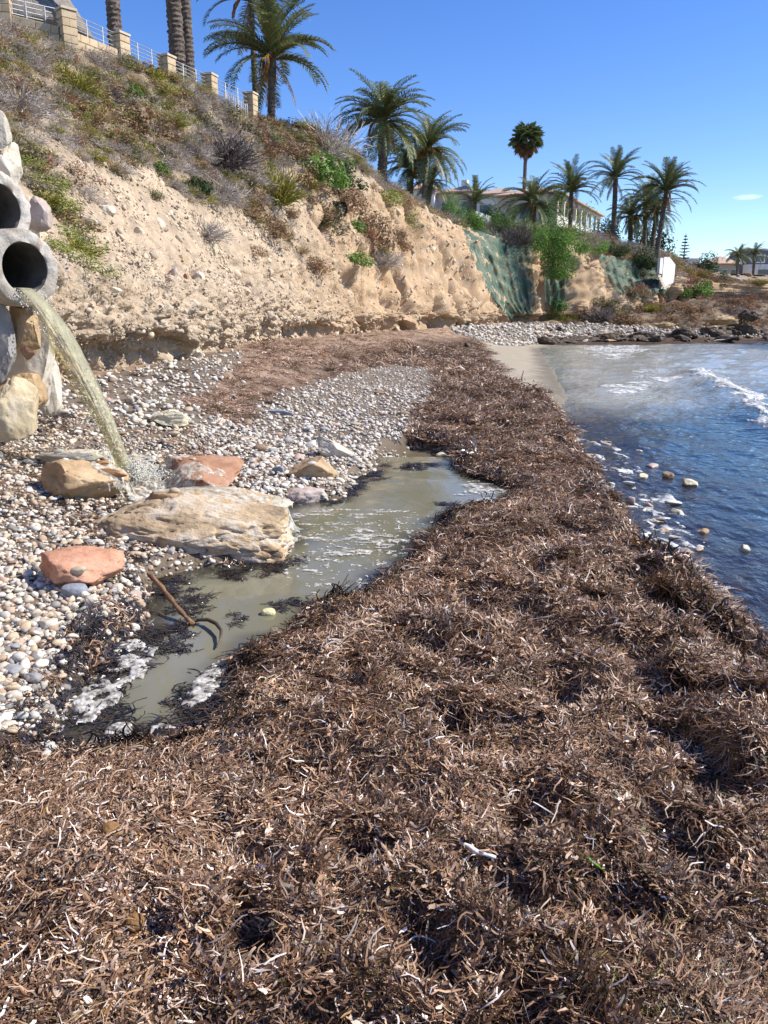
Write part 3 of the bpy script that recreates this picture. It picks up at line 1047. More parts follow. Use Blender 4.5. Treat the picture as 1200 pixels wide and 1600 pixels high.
M_wrack = attr_mat('dry_seaweed', 'tint', rough=.5, spec=.42, trans=.12, inst=.4)
M_wet = attr_mat('wet_seaweed', 'tint', rough=.25, spec=.6, trans=.05, inst=.3)
wr_src = []
for i in range(12):
    V, F, C = strands(300 + i, 74, .10, (.018, .085), (.0018, .0065), .011, pitch=.16, chips=.28, pw=PW if i < 6 else PWD)
    wr_src.append(mk_mesh('seaweed_tuft', V, F, M_wrack, True, dict(tint=C)))
for i in range(8):
    pw = PW if i < 3 else PWD
    V, F, C = strands(340 + i, 74, .11, (.04, .16), (.0016, .0052), .010, chips=.14, pw=pw, seg=5, ang=0, spread=.8, pitch=.18)
    wr_src.append(mk_mesh('seaweed_strands', V, F, M_wrack, True, dict(tint=C)))
for i in range(4):
    dk = np.array([(.012, .010, .009), (.03, .022, .018), (.02, .018, .02), (.06, .04, .028)])
    V, F, C = strands(360 + i, 46, .10, (.04, .13), (.005, .012), .007, pal=dk, pw=np.ones(4) / 4, seg=5, pitch=.10)
    wr_src.append(mk_mesh('wet_seaweed_tuft', V, F, M_wet, True, dict(tint=C)))
P, S, PK, SP_ = [], [], [], []


def spray_pts(n, y0, y1, half=.60, extra=.5, power=1.0):
    u = RNG.uniform(0, 1, n)
    y = y0 * (y1 / y0) ** u
    x = RNG.uniform(-1, 1, n) * (half * y + extra)
    return x, y


for (n, y0, y1, s0) in ((17000, .95, 3.4, .80), (19000, 3.4, 8, 1.0), (14000, 8, 18, 1.5), (9000, 18, 48, 2.8)):
    x, y = spray_pts(n, y0, y1)
    z, q = ground(x, y)
    r_ = RNG.uniform(0, 1, n)
    mix_ = q['peb'] * sstep(.0, .5, fbm(x * 1.6, y * 1.6, 0, 3, 303) + .5 * np.exp(-((x + 2.2) ** 2 + (y - 7.4) ** 2) / 3.5)) * .8 * (y < 16) * (1 - sstep(-.3, .3, inside(x, y, PEB_WHITE)))
    dens = np.maximum(q['wr'], mix_) * np.where(q['ds'] < 0.05, 0, 1) * np.where(q['w'] > .6, .42, 1) * (q['df'] > .25)
    k = r_ < dens
    x, y, z = x[k], y[k], z[k]
    berm = sstep(-.5, 1.0, x - .55 * y + .5 + .8 * fbm(x * .7, y * .7, 0, 3, 301)) * (q['w'][k] < .45)
    damp = RNG.normal(0, .22, len(x)) + .8 * fbm(x * 1.1, y * 1.1, 0, 4, 305) + .22 * berm - .02 > 0
    lng = RNG.uniform(0, 1, len(x)) < .15 + .6 * berm
    wet = ((q['peb'][k] > .5) & (RNG.uniform(0, 1, len(x)) < .5)) | (RNG.uniform(0, 1, len(x)) < .75 * np.exp(-np.clip(-q['pd'][k] - .02, 0, 9) / .10)) | (RNG.uniform(0, 1, len(x)) < .6 * np.exp(-q['ds'][k] / .22))
    pk = np.where(wet, RNG.integers(20, 24, len(x)), np.where(lng, np.where(damp, RNG.integers(15, 20, len(x)), RNG.integers(12, 15, len(x))), np.where(damp, RNG.integers(6, 12, len(x)), RNG.integers(0, 6, len(x)))))
    spn = np.where(lng, .5 + 1.6 * fbm(x * .9, y * .9, 0, 2, 302) + RNG.normal(0, .35, len(x)), RNG.uniform(0, 6.28, len(x)))
    P.append(np.stack([x, y, z + .004], 1))
    PK.append(pk)
    SP_.append(spn)
    sc_ = s0 * RNG.uniform(.75, 1.35, len(x))
    fl = np.where(q['w'][k] > .6, .5, 1.0) * np.where(wet, .45, 1.0)
    sc_ = sc_ * np.where(q['peb'][k] > .5, .7, 1.0)
    S.append(np.stack([sc_, sc_, sc_ * fl], 1))
P, S, PK, SP_ = np.concatenate(P), np.concatenate(S), np.concatenate(PK), np.concatenate(SP_)
scatter('seaweed', P, norm_rot(gnormal(P[:, 0], P[:, 1]), SP_), S, PK, wr_src, 'dry brown seagrass wrack heaped along the shore', 'seaweed')
# wet black weed lying in the pool
mats = [pq(a) for a in ([(85, 1130), (140, 1060), (200, 1010), (250, 985), (300, 960), (330, 970), (290, 1010), (245, 1030), (225, 1070), (160, 1115), (120, 1150)],
                        [(270, 1105), (310, 1050), (360, 1025), (400, 1015), (400, 1045), (340, 1085), (300, 1130)],
                        [(110, 1180), (170, 1130), (250, 1115), (300, 1125), (360, 1125), (330, 1165), (220, 1190)],
                        [(360, 960), (440, 942), (520, 934), (570, 935), (500, 952), (430, 958), (370, 975)],
                        [(230, 900), (300, 905), (330, 950), (290, 960), (240, 950)],
                        [(340, 892), (400, 880), (460, 872), (470, 888), (420, 905), (350, 905)],
                        [(540, 745), (590, 735), (610, 745), (560, 765), (500, 775)], [(600, 730), (680, 722), (690, 730), (620, 738)],
                        [(680, 790), (730, 787), (740, 795), (700, 800)], [(560, 770), (520, 790), (500, 782), (540, 760)])]
P, PK = [], []
for a in mats:
    pa = np.array(a)
    lo, hi = pa.min(0), pa.max(0)
    n = int(np.prod(hi - lo) * 110) + 10
    x, y = RNG.uniform(lo[0], hi[0], n), RNG.uniform(lo[1], hi[1], n)
    k = inside(x, y, a) + .12 * fbm(x * 6, y * 6, 0, 2, 311) > .0
    P.append(np.stack([x[k], y[k], np.full(k.sum(), POOL_Z + .002)], 1))
P = np.concatenate(P)
n = len(P)
rt = np.stack([RNG.normal(0, .06, n), RNG.normal(0, .06, n), RNG.uniform(0, 6.28, n)], 1)
sc_ = RNG.uniform(.4, .95, n)
scatter('wet_seaweed', P, rt, np.stack([sc_, sc_, sc_ * .45], 1), RNG.integers(20, 24, n) , wr_src, 'black wet seaweed floating in the pool', 'seaweed')

# ------------------------------------------------------------------ rocks and pebbles
def pebble_mat(name, cols):
    M_peb = bpy.data.materials.new(name)
    M_peb.use_nodes = True
    n_, l_ = M_peb.node_tree.nodes, M_peb.node_tree.links
    oi = n_.new('ShaderNodeObjectInfo')
    rp = n_.new('ShaderNodeValToRGB')
    rp.color_ramp.interpolation = 'CONSTANT'
    cols = [tuple(min(.8, q * e_) for q, e_ in zip(c_, (1.10, 1.06, .99))) for c_ in cols]
    el = rp.color_ramp.elements
    el[0].color = (*cols[0], 1)
    el[1].position = 1 / len(cols)
    el[1].color = (*cols[1], 1)
    for i in range(2, len(cols)):
        e = el.new(i / len(cols))
        e.color = (*cols[i], 1)
    l_.new(oi.outputs['Random'], rp.inputs['Fac'])
    tc = n_.new('ShaderNodeTexCoord')
    nz = n_.new('ShaderNodeTexNoise')
    nz.inputs['Scale'].default_value = 2.2
    nz.inputs['Detail'].default_value = 7
    l_.new(tc.outputs['Object'], nz.inputs['Vector'])
    mr = n_.new('ShaderNodeMapRange')
    mr.inputs['To Min'].default_value = .6
    mr.inputs['To Max'].default_value = 1.35
    l_.new(nz.outputs['Fac'], mr.inputs['Value'])
    hs = n_.new('ShaderNodeHueSaturation')
    l_.new(rp.outputs['Color'], hs.inputs['Color'])
    l_.new(mr.outputs[0], hs.inputs['Value'])
    l_.new(hs.outputs[0], n_['Principled BSDF'].inputs['Base Color'])
    n_['Principled BSDF'].inputs['Roughness'].default_value = .75
    n_['Principled BSDF'].inputs['Specular IOR Level'].default_value = .3
    return M_peb


cols = [(.54, .49, .41), (.38, .35, .31), (.60, .57, .51), (.46, .37, .26), (.27, .26, .25), (.48, .42, .34), (.62, .59, .53), (.36, .27, .19), (.50, .45, .38), (.42, .32, .25), (.47, .46, .43), (.20, .19, .18)]
M_peb = pebble_mat('pebble_stone', cols)
M_pebw = pebble_mat('pale_pebble_stone', [(.50, .47, .42), (.58, .56, .52), (.40, .39, .37), (.54, .49, .41), (.62, .60, .56), (.33, .32, .31), (.52, .50, .47), (.47, .40, .32)])
peb_src = []
for i in range(12):
    r = np.random.default_rng(400 + i)
    peb_src.append(rock_mesh('pebble', M_peb, 400 + i, (1, r.uniform(.65, .95), r.uniform(.36, .7)), sub=2, cuts=r.integers(5, 12), cut=(.60, .93), amp=.13, freq=1.5))
for i in range(8):
    me = peb_src[i].copy()
    me.materials[0] = M_pebw
    peb_src.append(me)
P, S, PK = [], [], []
for (n, y0, y1, m0, m1, zone) in ((52000, 2.6, 9.5, .008, .050, 'near'), (36000, 6, 26, .018, .066, 'white'), (10000, 9, 24, .02, .10, 'foot'), (9000, 44, 82, .06, .28, 'far'), (3500, 8, 44, .02, .07, 'litter')):
    if zone == 'far':
        x, y = RNG.uniform(3, 80, n * 5), RNG.uniform(y0, y1, n * 5)
        k = inside(x, y, PEB_FAR) > 0
        x, y = x[k], y[k]
    else:
        x, y = spray_pts(n, y0, y1, .58, .4)
    z, q = ground(x, y)
    pp = q['peb'] if zone != 'litter' else (q['w'] > .55) * (.25 + .75 * (fbm(x, y, 0, 3, 321) > .1)) * (q['df'] > .1)
    if zone in ('near', 'white', 'foot'):
        pp = pp * (inside(x, y, dict(near=PEB_NEAR, white=PEB_WHITE, foot=PEB_FOOT)[zone]) > -.4)
    k = (RNG.uniform(0, 1, len(x)) < pp) & (q['ds'] > .5)
    x, y, z = x[k], y[k], z[k]
    s = m0 + (m1 - m0) * RNG.beta(1.0, 3.8, len(x))
    P.append(np.stack([x, y, z + s * RNG.uniform(.1, .6, len(x))], 1))
    S.append(s)
    PK.append(RNG.integers(12, 20, len(x)) if zone in ('white', 'far', 'foot') else RNG.integers(0, 12, len(x)))
P, S, PK = np.concatenate(P), np.concatenate(S), np.concatenate(PK)
n = len(P)
rt = np.stack([RNG.normal(0, .35, n), RNG.normal(0, .35, n), RNG.uniform(0, 6.28, n)], 1)
scatter('pebbles', P, rt, S, PK, peb_src, 'pale grey and tan pebbles covering the beach', 'pebbles')

ROCKS = []          # local boulders, for laying pebbles and water over them


def matb(name, cols, **k):
    k.setdefault('rough', .85)
    k.setdefault('bump', .7)
    return mat(name, cols, **k)


RM = dict(
    tan=matb('tan_rock', [(.26, .17, .09), (.42, .29, .16), (.52, .40, .25)], scale=3.5),
    red=matb('red_brown_rock', [(.22, .11, .06), (.36, .19, .11), (.42, .26, .17)], scale=3),
    pink=matb('pink_rock', [(.40, .19, .11), (.52, .27, .17), (.58, .36, .25)], scale=4),
    pale=matb('pale_rock', [(.42, .36, .27), (.58, .52, .42), (.66, .61, .52)], scale=3),
    cream=matb('cream_rock', [(.55, .47, .32), (.66, .60, .45)], scale=4),
    grey=matb('grey_rock', [(.16, .155, .15), (.30, .29, .28), (.42, .40, .37)], scale=3),
    rosy=matb('rosy_grey_rock', [(.28, .19, .15), (.44, .35, .30), (.56, .48, .43)], scale=4),
    bluegrey=matb('blue_grey_stone', [(.20, .22, .25), (.30, .32, .35)], scale=4, rough=.7),
    yellow=matb('yellow_rock', [(.34, .25, .14), (.50, .41, .26), (.60, .53, .40)], scale=3),
    dark=matb('dark_wet_rock', [(.03, .023, .017), (.085, .062, .043), (.22, .165, .115)], scale=2.4, rough=.75),
    lemon=matb('lemon_stone', [(.62, .56, .26), (.74, .69, .42)], scale=8, rough=.6),
)


def rock(name, label, u, v, wpx, hpx, m, seed, depth=.9, rz=0.0, tilt=(0, 0), z=None, Y=None, sink=.25, sub=5, group=None, cat='rock', **k):
    """boulder whose foot is sighted at (u, v) and that measures wpx x hpx from here"""
    if Y is not None:
        p = at(u, v, Y=Y)
    else:
        zz_ = .05 if z is None else z
        for _ in range(4):
            p = at(u, v, zz_)
            zz_ = gz(p.x, p.y) if z is None else z
    ppm = FPX / (ray(u, v).normalized().dot(Vector((0, CP, -SP))) * (p - Vector((0, 0, EYE))).length)
    w, h = wpx / ppm / 2, hpx / ppm / 2
    kk = dict(cuts=14, cut=(.58, .88), amp=.10, freq=2.2, boxy=.28)
    kk.update(k)
    V, F = rock_geo(seed, (1, 1, 1), sub, **kk)
    V -= (V.max(0) + V.min(0)) / 2
    V /= (V.max(0) - V.min(0)) / 2
    V *= np.array([w, w * depth, h])
    me = mk_mesh(name, V, F, RM[m], True)
    o = link(name, me, None, (p.x, p.y + w * depth * .6, p.z + h * (1 - sink)), (tilt[0], tilt[1], rz))
    ROCKS.append(o)
    return tag(o, label, cat, group)


# rocks below the outfall
rock('boulder', 'tan brown boulder left of where the water jet lands', 122, 778, 135, 66, 'tan', 501, .8, .15)
rock('slab', 'flat red brown slab behind the splashing water', 300, 768, 152, 50, 'red', 502, .95, -.25, cuts=16, cut=(.5, .8), boxy=.55, tilt=(.12, .08))
rock('slab', 'small flat tan stone behind the brown boulder', 110, 728, 115, 24, 'pale', 503, .6, .1)
M_lay = bpy.data.materials.new('layered_rock')
M_lay = mat('layered_rock', [(.10, .09, .08), (.34, .25, .155), (.52, .385, .235), (.62, .53, .41), (.50, .33, .17), (.24, .19, .14)], rough=.85, scale=1.9, detail=10, bump=1.0, bscale=13, bdist=.03, stretch=(1.0, 1.5, 2.1))
RM['lay'] = M_lay
rock('long_rock', 'long pale layered rock lying at the left edge of the pool', 292, 896, 328, 102, 'lay', 505, .46, -.16, sub=6, cuts=12, cut=(.72, .96), amp=.11, freq=2.3, boxy=.68, strata=.03, tilt=(.30, .11), sink=.02)
rock('ledge_rock', 'orange tan ledge under the running water behind the long rock', 325, 818, 200, 50, 'tan', 506, .5, -.2, z=.10, sub=5, boxy=.5, sink=.1, tilt=(.12, .13), strata=.04)
rock('ledge_rock', 'cream ledge beside the pool inlet under white water', 400, 808, 120, 34, 'cream', 507, .8, -.2, z=.02, sub=5, boxy=.4, sink=.2)
rock('boulder', 'squat pink orange boulder among the pebbles at the left', 115, 920, 140, 62, 'pink', 508, .75, .1, boxy=.4)
rock('pebble', 'blue grey oval pebble leaning on the pink boulder', 113, 934, 42, 22, 'bluegrey', 509, .7, .1, cuts=3, cut=(.8, .95), sub=4, cat='pebble', amp=.03)
rock('pebble', 'cream angular stone in front of the pink boulder', 103, 916, 22, 20, 'cream', 510, .8, sub=4, cat='pebble')
rock('boulder', 'tan boulder at the far left corner of the pool', 489, 760, 92, 50, 'tan', 511, .8, -.2, boxy=.35)
rock('boulder', 'rosy grey boulder in front of the tan boulder by the pool', 472, 800, 76, 42, 'rosy', 512, .8, .3)
rock('slab', 'flat white slab on the pebble bank above the pool', 522, 716, 66, 30, 'pale', 513, .7, -.5, tilt=(.0, .35), boxy=.5)
rock('slab', 'cream flat stone on the litter behind the water jet', 262, 664, 66, 26, 'cream', 514, .7, .2, boxy=.5)
rock('pebble', 'grey brown stone on the pebbles right of the stick', 205, 958, 34, 38, 'rosy', 515, .8, .6, sub=4, cat='pebble')
rock('pebble', 'round whitish pebble with a brown side below the pink boulder', 143, 954, 28, 26, 'pale', 516, .9, sub=4, cuts=4, cat='pebble')
rock('pebble', 'dark grey pebble beside the tan boulder', 434, 742, 20, 16, 'bluegrey', 517, .8, sub=4, cuts=3, cat='pebble')
rock('pebble', 'pale yellow round stone in the near part of the pool', 419, 964, 22, 13, 'lemon', 518, .9, z=POOL_Z - .01, sub=4, cuts=2, cut=(.85, .95), amp=.03, cat='pebble')
rock('pebble', 'white stone at the far tip of the pool', 690, 714, 18, 8, 'cream', 519, .8, z=POOL_Z, sub=4, cat='pebble')
rock('pebble', 'pinkish stone half buried in weed at the pool corner', 580, 742, 24, 14, 'rosy', 520, .8, sub=4, cat='pebble')
rock('pebble', 'wide pale stone in the weed under the long rock', 268, 935, 26, 14, 'cream', 521, .8, sub=4, cat='pebble')
rock('pebble', 'long grey stone on the pale pebble bank', 438, 648, 50, 9, 'bluegrey', 522, .5, -.2, sub=4, cat='pebble')
rock('pebble', 'black stone standing alone on the far sand', 731, 545, 11, 11, 'dark', 523, .9, sub=4, cat='rock')

# outfall rock armour, sighted about seven metres away
for args in (
    ('pale upright rock with a stained face under the lower pipe', 50, 640, 78, 165, 'pale', 531, 7.35),
    ('yellow boulder at the bottom left of the outfall', 18, 690, 76, 98, 'yellow', 532, 6.3),
    ('tall grey rock left of the stained rock, cut by the frame', 2, 600, 46, 135, 'grey', 533, 7.0),
    ('white pointed rock above the upper pipe', 4, 296, 52, 74, 'pale', 534, 8.1),
    ('grey rock with an orange face wedged right of the upper pipe', 60, 362, 38, 54, 'rosy', 535, 7.75),
    ('cream rock behind the mouth of the upper pipe', 52, 376, 26, 50, 'cream', 536, 8.1),
    ('brown streaked rock directly under the lip of the lower pipe', 38, 548, 42, 78, 'tan', 537, 7.15),
    ('pale rock at the foot of the outfall beside the pebbles', 75, 650, 40, 110, 'pale', 538, 8.0),
    ('small brown stone set in the outfall face', 43, 563, 24, 22, 'red', 539, 6.9),
    ('short tan stone jutting out behind the water jet', 70, 552, 28, 14, 'tan', 540, 7.5),
    ('ochre slab topping the yellow boulder', 30, 645, 70, 60, 'tan', 541, 7.1),
    ('small pale rock at the left edge above the pipes', -2, 232, 34, 56, 'pale', 542, 8.0),
):
    lab, u, v, w, h, m, sd_, Yd = args
    rock('armour_rock', lab, u, v, w, h, m, sd_, .8, rz=.2, Y=Yd, sink=0, boxy=.45, sub=5, group='rock armour around the outfall pipes', cuts=14, amp=.08)
for i, (u, v, w, h, Yd) in enumerate([(-40, 690, 90, 140, 7.2), (-60, 560, 100, 150, 7.5), (-70, 400, 90, 160, 8.2)]):
    rock('armour_rock', 'pale rock at the left side of the outfall, mostly out of frame', u, v, w, h, 'pale', 550 + i, .9, Y=Yd, sink=0, boxy=.45, sub=4, group='rock armour around the outfall pipes')

# ------------------------------------------------------------------ outfall pipes
M_conc = mat('weathered_concrete', [(.15, .125, .095), (.36, .31, .25), (.44, .41, .36), (.52, .49, .44), (.33, .24, .16)], rough=.92, scale=3.2, bump=.9, bscale=42, bdist=.016, random_tint=.1)
M_bore = mat('shade_dark_pipe_bore', [(.045, .042, .038), (.09, .082, .07), (.14, .125, .10)], rough=.8, scale=4, bump=.5, bscale=30, bdist=.01)  # bore coloured near-black to imitate the shade inside the pipe
AX = Vector((.85, -.52, -.03)).normalized()


def pipe(name, label, c, ro, ri, ln):
    r = np.random.default_rng(3)
    n = 72
    a = AX
    s = a.cross(Vector((0, 0, 1))).normalized()
    t = s.cross(a)
    V = []
    prof = [(-ln, ro), (-ln * .5, ro), (-.6, ro), (-.25, ro), (-.05, ro), (-.008, ro - .001), (0, ro - .010), (.0, (ro + ri) / 2), (0, ri + .008), (-.006, ri), (-.3, ri), (-1.0, ri), (-ln, ri)]
    for k, (x, rad) in enumerate(prof):
        for j in range(n):
            w = 2 * math.pi * j / n
            e = 0
            if 5 <= k <= 8:
                e = .022 * float(vn(math.cos(w) * 5, math.sin(w) * 5, k * .9, 7)) - .045 * max(0, float(vn(math.cos(w) * 2.3, math.sin(w) * 2.3, 3, 8)) - .3)
            p = c + a * (x + e) + (s * math.cos(w) + t * math.sin(w)) * (rad + e * .5)
            V.append(p)
    m = len(prof)
    i = np.arange(m * n).reshape(m, n)
    F = np.stack([i[:-1], np.roll(i, -1, 1)[:-1], np.roll(i, -1, 1)[1:], i[1:]], -1).reshape(-1, 4)
    me = mk_mesh(name, np.array([tuple(v) for v in V]), F, M_conc, True)
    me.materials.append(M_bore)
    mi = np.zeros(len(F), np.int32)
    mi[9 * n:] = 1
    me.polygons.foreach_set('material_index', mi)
    o = link(name, me)
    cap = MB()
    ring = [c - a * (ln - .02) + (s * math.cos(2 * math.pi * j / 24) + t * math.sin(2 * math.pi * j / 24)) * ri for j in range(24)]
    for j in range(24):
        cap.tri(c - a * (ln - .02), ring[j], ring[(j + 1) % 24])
    cap.build('pipe_end', RM['dark'], o)  # dark disc closing the bore, stands in for shade deep inside
    return tag(o, label, 'pipe', 'concrete outfall pipes')


PC = at(40, 419, Y=7.0)
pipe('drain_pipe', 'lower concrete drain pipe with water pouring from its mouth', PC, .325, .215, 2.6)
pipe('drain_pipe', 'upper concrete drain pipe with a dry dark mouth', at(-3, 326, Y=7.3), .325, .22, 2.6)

# ------------------------------------------------------------------ falling water
M_jet = bpy.data.materials.new('murky_falling_water')
M_jet.use_nodes = True
n_, l_ = M_jet.node_tree.nodes, M_jet.node_tree.links
b = n_['Principled BSDF']
b.inputs['Roughness'].default_value = .12
b.inputs['IOR'].default_value = 1.33
tc = n_.new('ShaderNodeTexCoord')
nz = n_.new('ShaderNodeTexNoise')
nz.inputs['Scale'].default_value = 45
nz.inputs['Detail'].default_value = 6
l_.new(tc.outputs['Object'], nz.inputs['Vector'])
rp = n_.new('ShaderNodeAttribute')
rp.attribute_name = 'tint'
l_.new(rp.outputs[0], b.inputs['Base Color'])
bp = n_.new('ShaderNodeBump')
bp.inputs['Strength'].default_value = .6
bp.inputs['Distance'].default_value = .02
l_.new(nz.outputs['Fac'], bp.inputs['Height'])
l_.new(bp.outputs[0], b.inputs['Normal'])
tl = n_.new('ShaderNodeBsdfTranslucent')
l_.new(rp.outputs[0], tl.inputs['Color'])
tr = n_.new('ShaderNodeBsdfTransparent')
tr.inputs['Color'].default_value = (.93, .92, .80, 1)
m1 = n_.new('ShaderNodeMixShader')
m1.inputs[0].default_value = .3
l_.new(b.outputs[0], m1.inputs[1])
l_.new(tl.outputs[0], m1.inputs[2])
m2 = n_.new('ShaderNodeMixShader')
a_ = n_.new('ShaderNodeAttribute')
a_.attribute_name = 'clear'
l_.new(a_.outputs['Fac'], m2.inputs[0])
l_.new(m1.outputs[0], m2.inputs[1])
l_.new(tr.outputs[0], m2.inputs[2])
l_.new(m2.outputs[0], n_['Material Output'].inputs['Surface'])

lip = PC + Vector((0, 0, -.17)) - AX * .03
land = at(205, 748, z=.20)
hd = Vector((land.x - lip.x, land.y - lip.y, 0))
fall = lip.z - land.z
T = math.sqrt(2 * fall / 9.81)
side = Vector((-hd.y, hd.x, 0)).normalized()
nt, nr = 230, 64
V, CL, CT = [], [], []
n0 = 18
for i in range(nt):
    ff = max(0, (i - n0) / (nt - n0 - 1))
    if i < n0:
        p = lip - AX * .5 * (1 - i / n0)
        tg = AX
    else:
        tt = ff * T
        p = lip + hd * ff + Vector((0, 0, -fall * (.42 * ff + .58 * ff * ff)))
        tg = Vector((hd.x, hd.y, -fall * (.42 + 1.16 * ff))).normalized()
    up = tg.cross(side)
    if up.z < 0:
        up = -up
    wd = .076 + .02 * math.sin(ff * 3) - .035 * max(0, ff - .6) / .4
    th = .020 + .098 * min(1, ff * 2.4) * (1 - .40 * ff)
    w = 2 * np.pi * np.arange(nr) / nr
    cx, cy = np.cos(w), np.sin(w)
    n1 = fbm(cx * 2.4 + 5, cy * 2.4, ff * 3.2, 4, 77, .6)
    n2 = fbm(cx * 7 + 5, cy * 7, ff * 9, 3, 78, .6)
    lowr = np.clip(-cy, 0, 1)
    g_ = min(1, .1 + ff * 2)
    e = 1 + (.40 + 1.0 * lowr) * n1 * g_ + .26 * n2 * g_
    hgt = cy * th * np.where(cy < 0, 1.35, .35) * e
    for j in range(nr):
        V.append(tuple(p + side * float(cx[j] * wd * e[j]) + up * float(hgt[j])))
    CL.append(np.clip(.50 + .44 * sstep(-.15, .45, .7 * n2 + .55 * n1 + .45 * lowr + .30 * ff - .28) * g_ + .12 * lowr, .05, .94))
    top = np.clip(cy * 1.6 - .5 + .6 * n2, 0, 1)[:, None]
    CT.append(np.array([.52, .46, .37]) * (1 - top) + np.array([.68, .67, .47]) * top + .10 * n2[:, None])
CL, CT = np.concatenate(CL), np.clip(np.concatenate(CT), .05, .85)
i = np.arange(nt * nr).reshape(nt, nr)
F = np.stack([i[:-1], np.roll(i, -1, 1)[:-1], np.roll(i, -1, 1)[1:], i[1:]], -1).reshape(-1, 4)
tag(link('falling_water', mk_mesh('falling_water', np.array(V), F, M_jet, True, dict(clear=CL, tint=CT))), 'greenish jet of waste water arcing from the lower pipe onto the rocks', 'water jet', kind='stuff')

bpy.context.view_layer.update()
bvs = []
for o in ROCKS[:16]:
    if o.name.startswith('long_rock'):
        continue
    M = o.matrix_world
    bvs.append(BVHTree.FromPolygons([M @ v.co for v in o.data.vertices], [tuple(p.vertices) for p in o.data.polygons]))


def surf(x, y, z=None):
    z = gz(x, y) if z is None else z
    z = max(z, POOL_Z)
    for b_ in bvs:
        p = b_.ray_cast(Vector((x, y, 3)), Vector((0, 0, -1)))[0]
        if p:
            z = max(z, p.z)
    return z


def surf_arr(x, y):
    return np.array([surf(a, b_, c_) for a, b_, c_ in zip(x, y, ground(np.asarray(x), np.asarray(y))[0])])


def smooth_surf(poly, res=.035):
    pa = np.array(poly)
    lo, hi = pa.min(0) - .1, pa.max(0) + .1
    nx, ny = int((hi[0] - lo[0]) / res), int((hi[1] - lo[1]) / res)
    X_, Y_ = np.meshgrid(np.linspace(lo[0], hi[0], nx), np.linspace(lo[1], hi[1], ny))
    Z_ = surf_arr(X_.ravel(), Y_.ravel()).reshape(ny, nx)
    for _ in range(2):
        Q = np.pad(Z_, 1, mode='edge')
        Z_ = np.maximum(Z_, (Q[:-2, 1:-1] + Q[2:, 1:-1] + Q[1:-1, :-2] + Q[1:-1, 2:]) / 4)

    def f(x, y):
        a, b_ = (x - lo[0]) / (hi[0] - lo[0]) * (nx - 1), (y - lo[1]) / (hi[1] - lo[1]) * (ny - 1)
        i, j = np.clip(a.astype(int), 0, nx - 2), np.clip(b_.astype(int), 0, ny - 2)
        s, t = a - i, b_ - j
        return Z_[j, i] * (1 - s) * (1 - t) + Z_[j, i + 1] * s * (1 - t) + Z_[j + 1, i] * (1 - s) * t + Z_[j + 1, i + 1] * s * t
    return f


run = [tuple(at(u, v, .15)[:2]) for u, v in [(172, 742), (215, 722), (265, 742), (330, 766), (420, 780), (485, 798), (450, 822), (370, 812), (280, 795), (195, 775)]]
M_splash = foam_mat('white_water', (.58, .54, .42), (.74, .72, .63), 18, .36, .68, .3)
M_drop = mat('droplet_water', [(.60, .58, .48), (.74, .73, .66)], rough=.2, bump=0)
sf = smooth_surf(run)
foam('running_water', [run], sf, .008, -.20, 6, M_splash, 'white water running over the ledges from the splash to the pool', stretch=(.8, 1.3), lift=.004, thick=.016, seed=21, cat='white water')
pud = [(land.x + a_ * math.cos(q_), land.y + .05 + .75 * a_ * math.sin(q_)) for q_, a_ in [(k_ * .628, .30 + .07 * math.sin(k_ * 2.1)) for k_ in range(10)]]
foam('splash_foam', [pud], smooth_surf(pud), .006, -.12, 9, M_splash, 'creamy splash where the jet hits the stones', lift=.012, thick=.05, seed=23, cat='splash')
# spray thrown up where the jet lands
nn = 1300
ang = RNG.uniform(0, 6.28, nn)
rad = np.abs(RNG.normal(0, .16, nn))
hh = np.abs(RNG.normal(0, .07, nn)) * np.exp(-rad * 2)
PS = np.stack([land.x + rad * np.cos(ang) + .05, land.y + rad * np.sin(ang) * .7, land.z + .02 + hh], 1)
k = RNG.uniform(0, 1, 1500)
jt = [lip + hd * f + Vector((0, 0, -fall * (.42 * f + .58 * f * f))) for f in k]
JS = np.array([tuple(p + side * RNG.normal(0, .085) + Vector((0, 0, -abs(RNG.normal(0, .13)) * (.2 + f)))) for p, f in zip(jt, k)])
PS = np.concatenate([PS, JS])
V, F = ico(1)
drop = mk_mesh('drop', V, F, M_drop, True)
scatter('spray', PS, np.zeros((len(PS), 3)), RNG.uniform(.002, .008, len(PS)), np.zeros(len(PS)), [drop], 'droplets thrown up around the falling water', 'spray')

# the larger pebbles one by one
PM = {'white': mat('white_pebble', [(.52, .49, .44), (.66, .63, .58)], scale=9, rough=.7, bump=.15), 'grey': mat('grey_pebble', [(.24, .24, .24), (.38, .37, .36)], scale=9, rough=.7, bump=.15),
      'tan': mat('tan_pebble', [(.40, .30, .20), (.54, .44, .33)], scale=9, rough=.7, bump=.15), 'pinkish': mat('pink_pebble', [(.42, .27, .20), (.52, .38, .31)], scale=9, rough=.7, bump=.15),
      'brown': mat('brown_pebble', [(.20, .13, .08), (.34, .24, .16)], scale=9, rough=.7, bump=.15)}
PMK = ['white', 'white', 'white', 'grey', 'grey', 'tan', 'tan', 'tan', 'pinkish', 'brown']
pmesh = {}
for kx in PM:
    for i in range(5):
        r = np.random.default_rng(600 + i)
        pmesh[kx, i] = rock_mesh('pebble', PM[kx], 600 + i + hash(kx[0]) % 1, (1, r.uniform(.62, .95), r.uniform(.38, .66)), sub=3, cuts=r.integers(2, 7), cut=(.72, .93), amp=.08, freq=1.5)
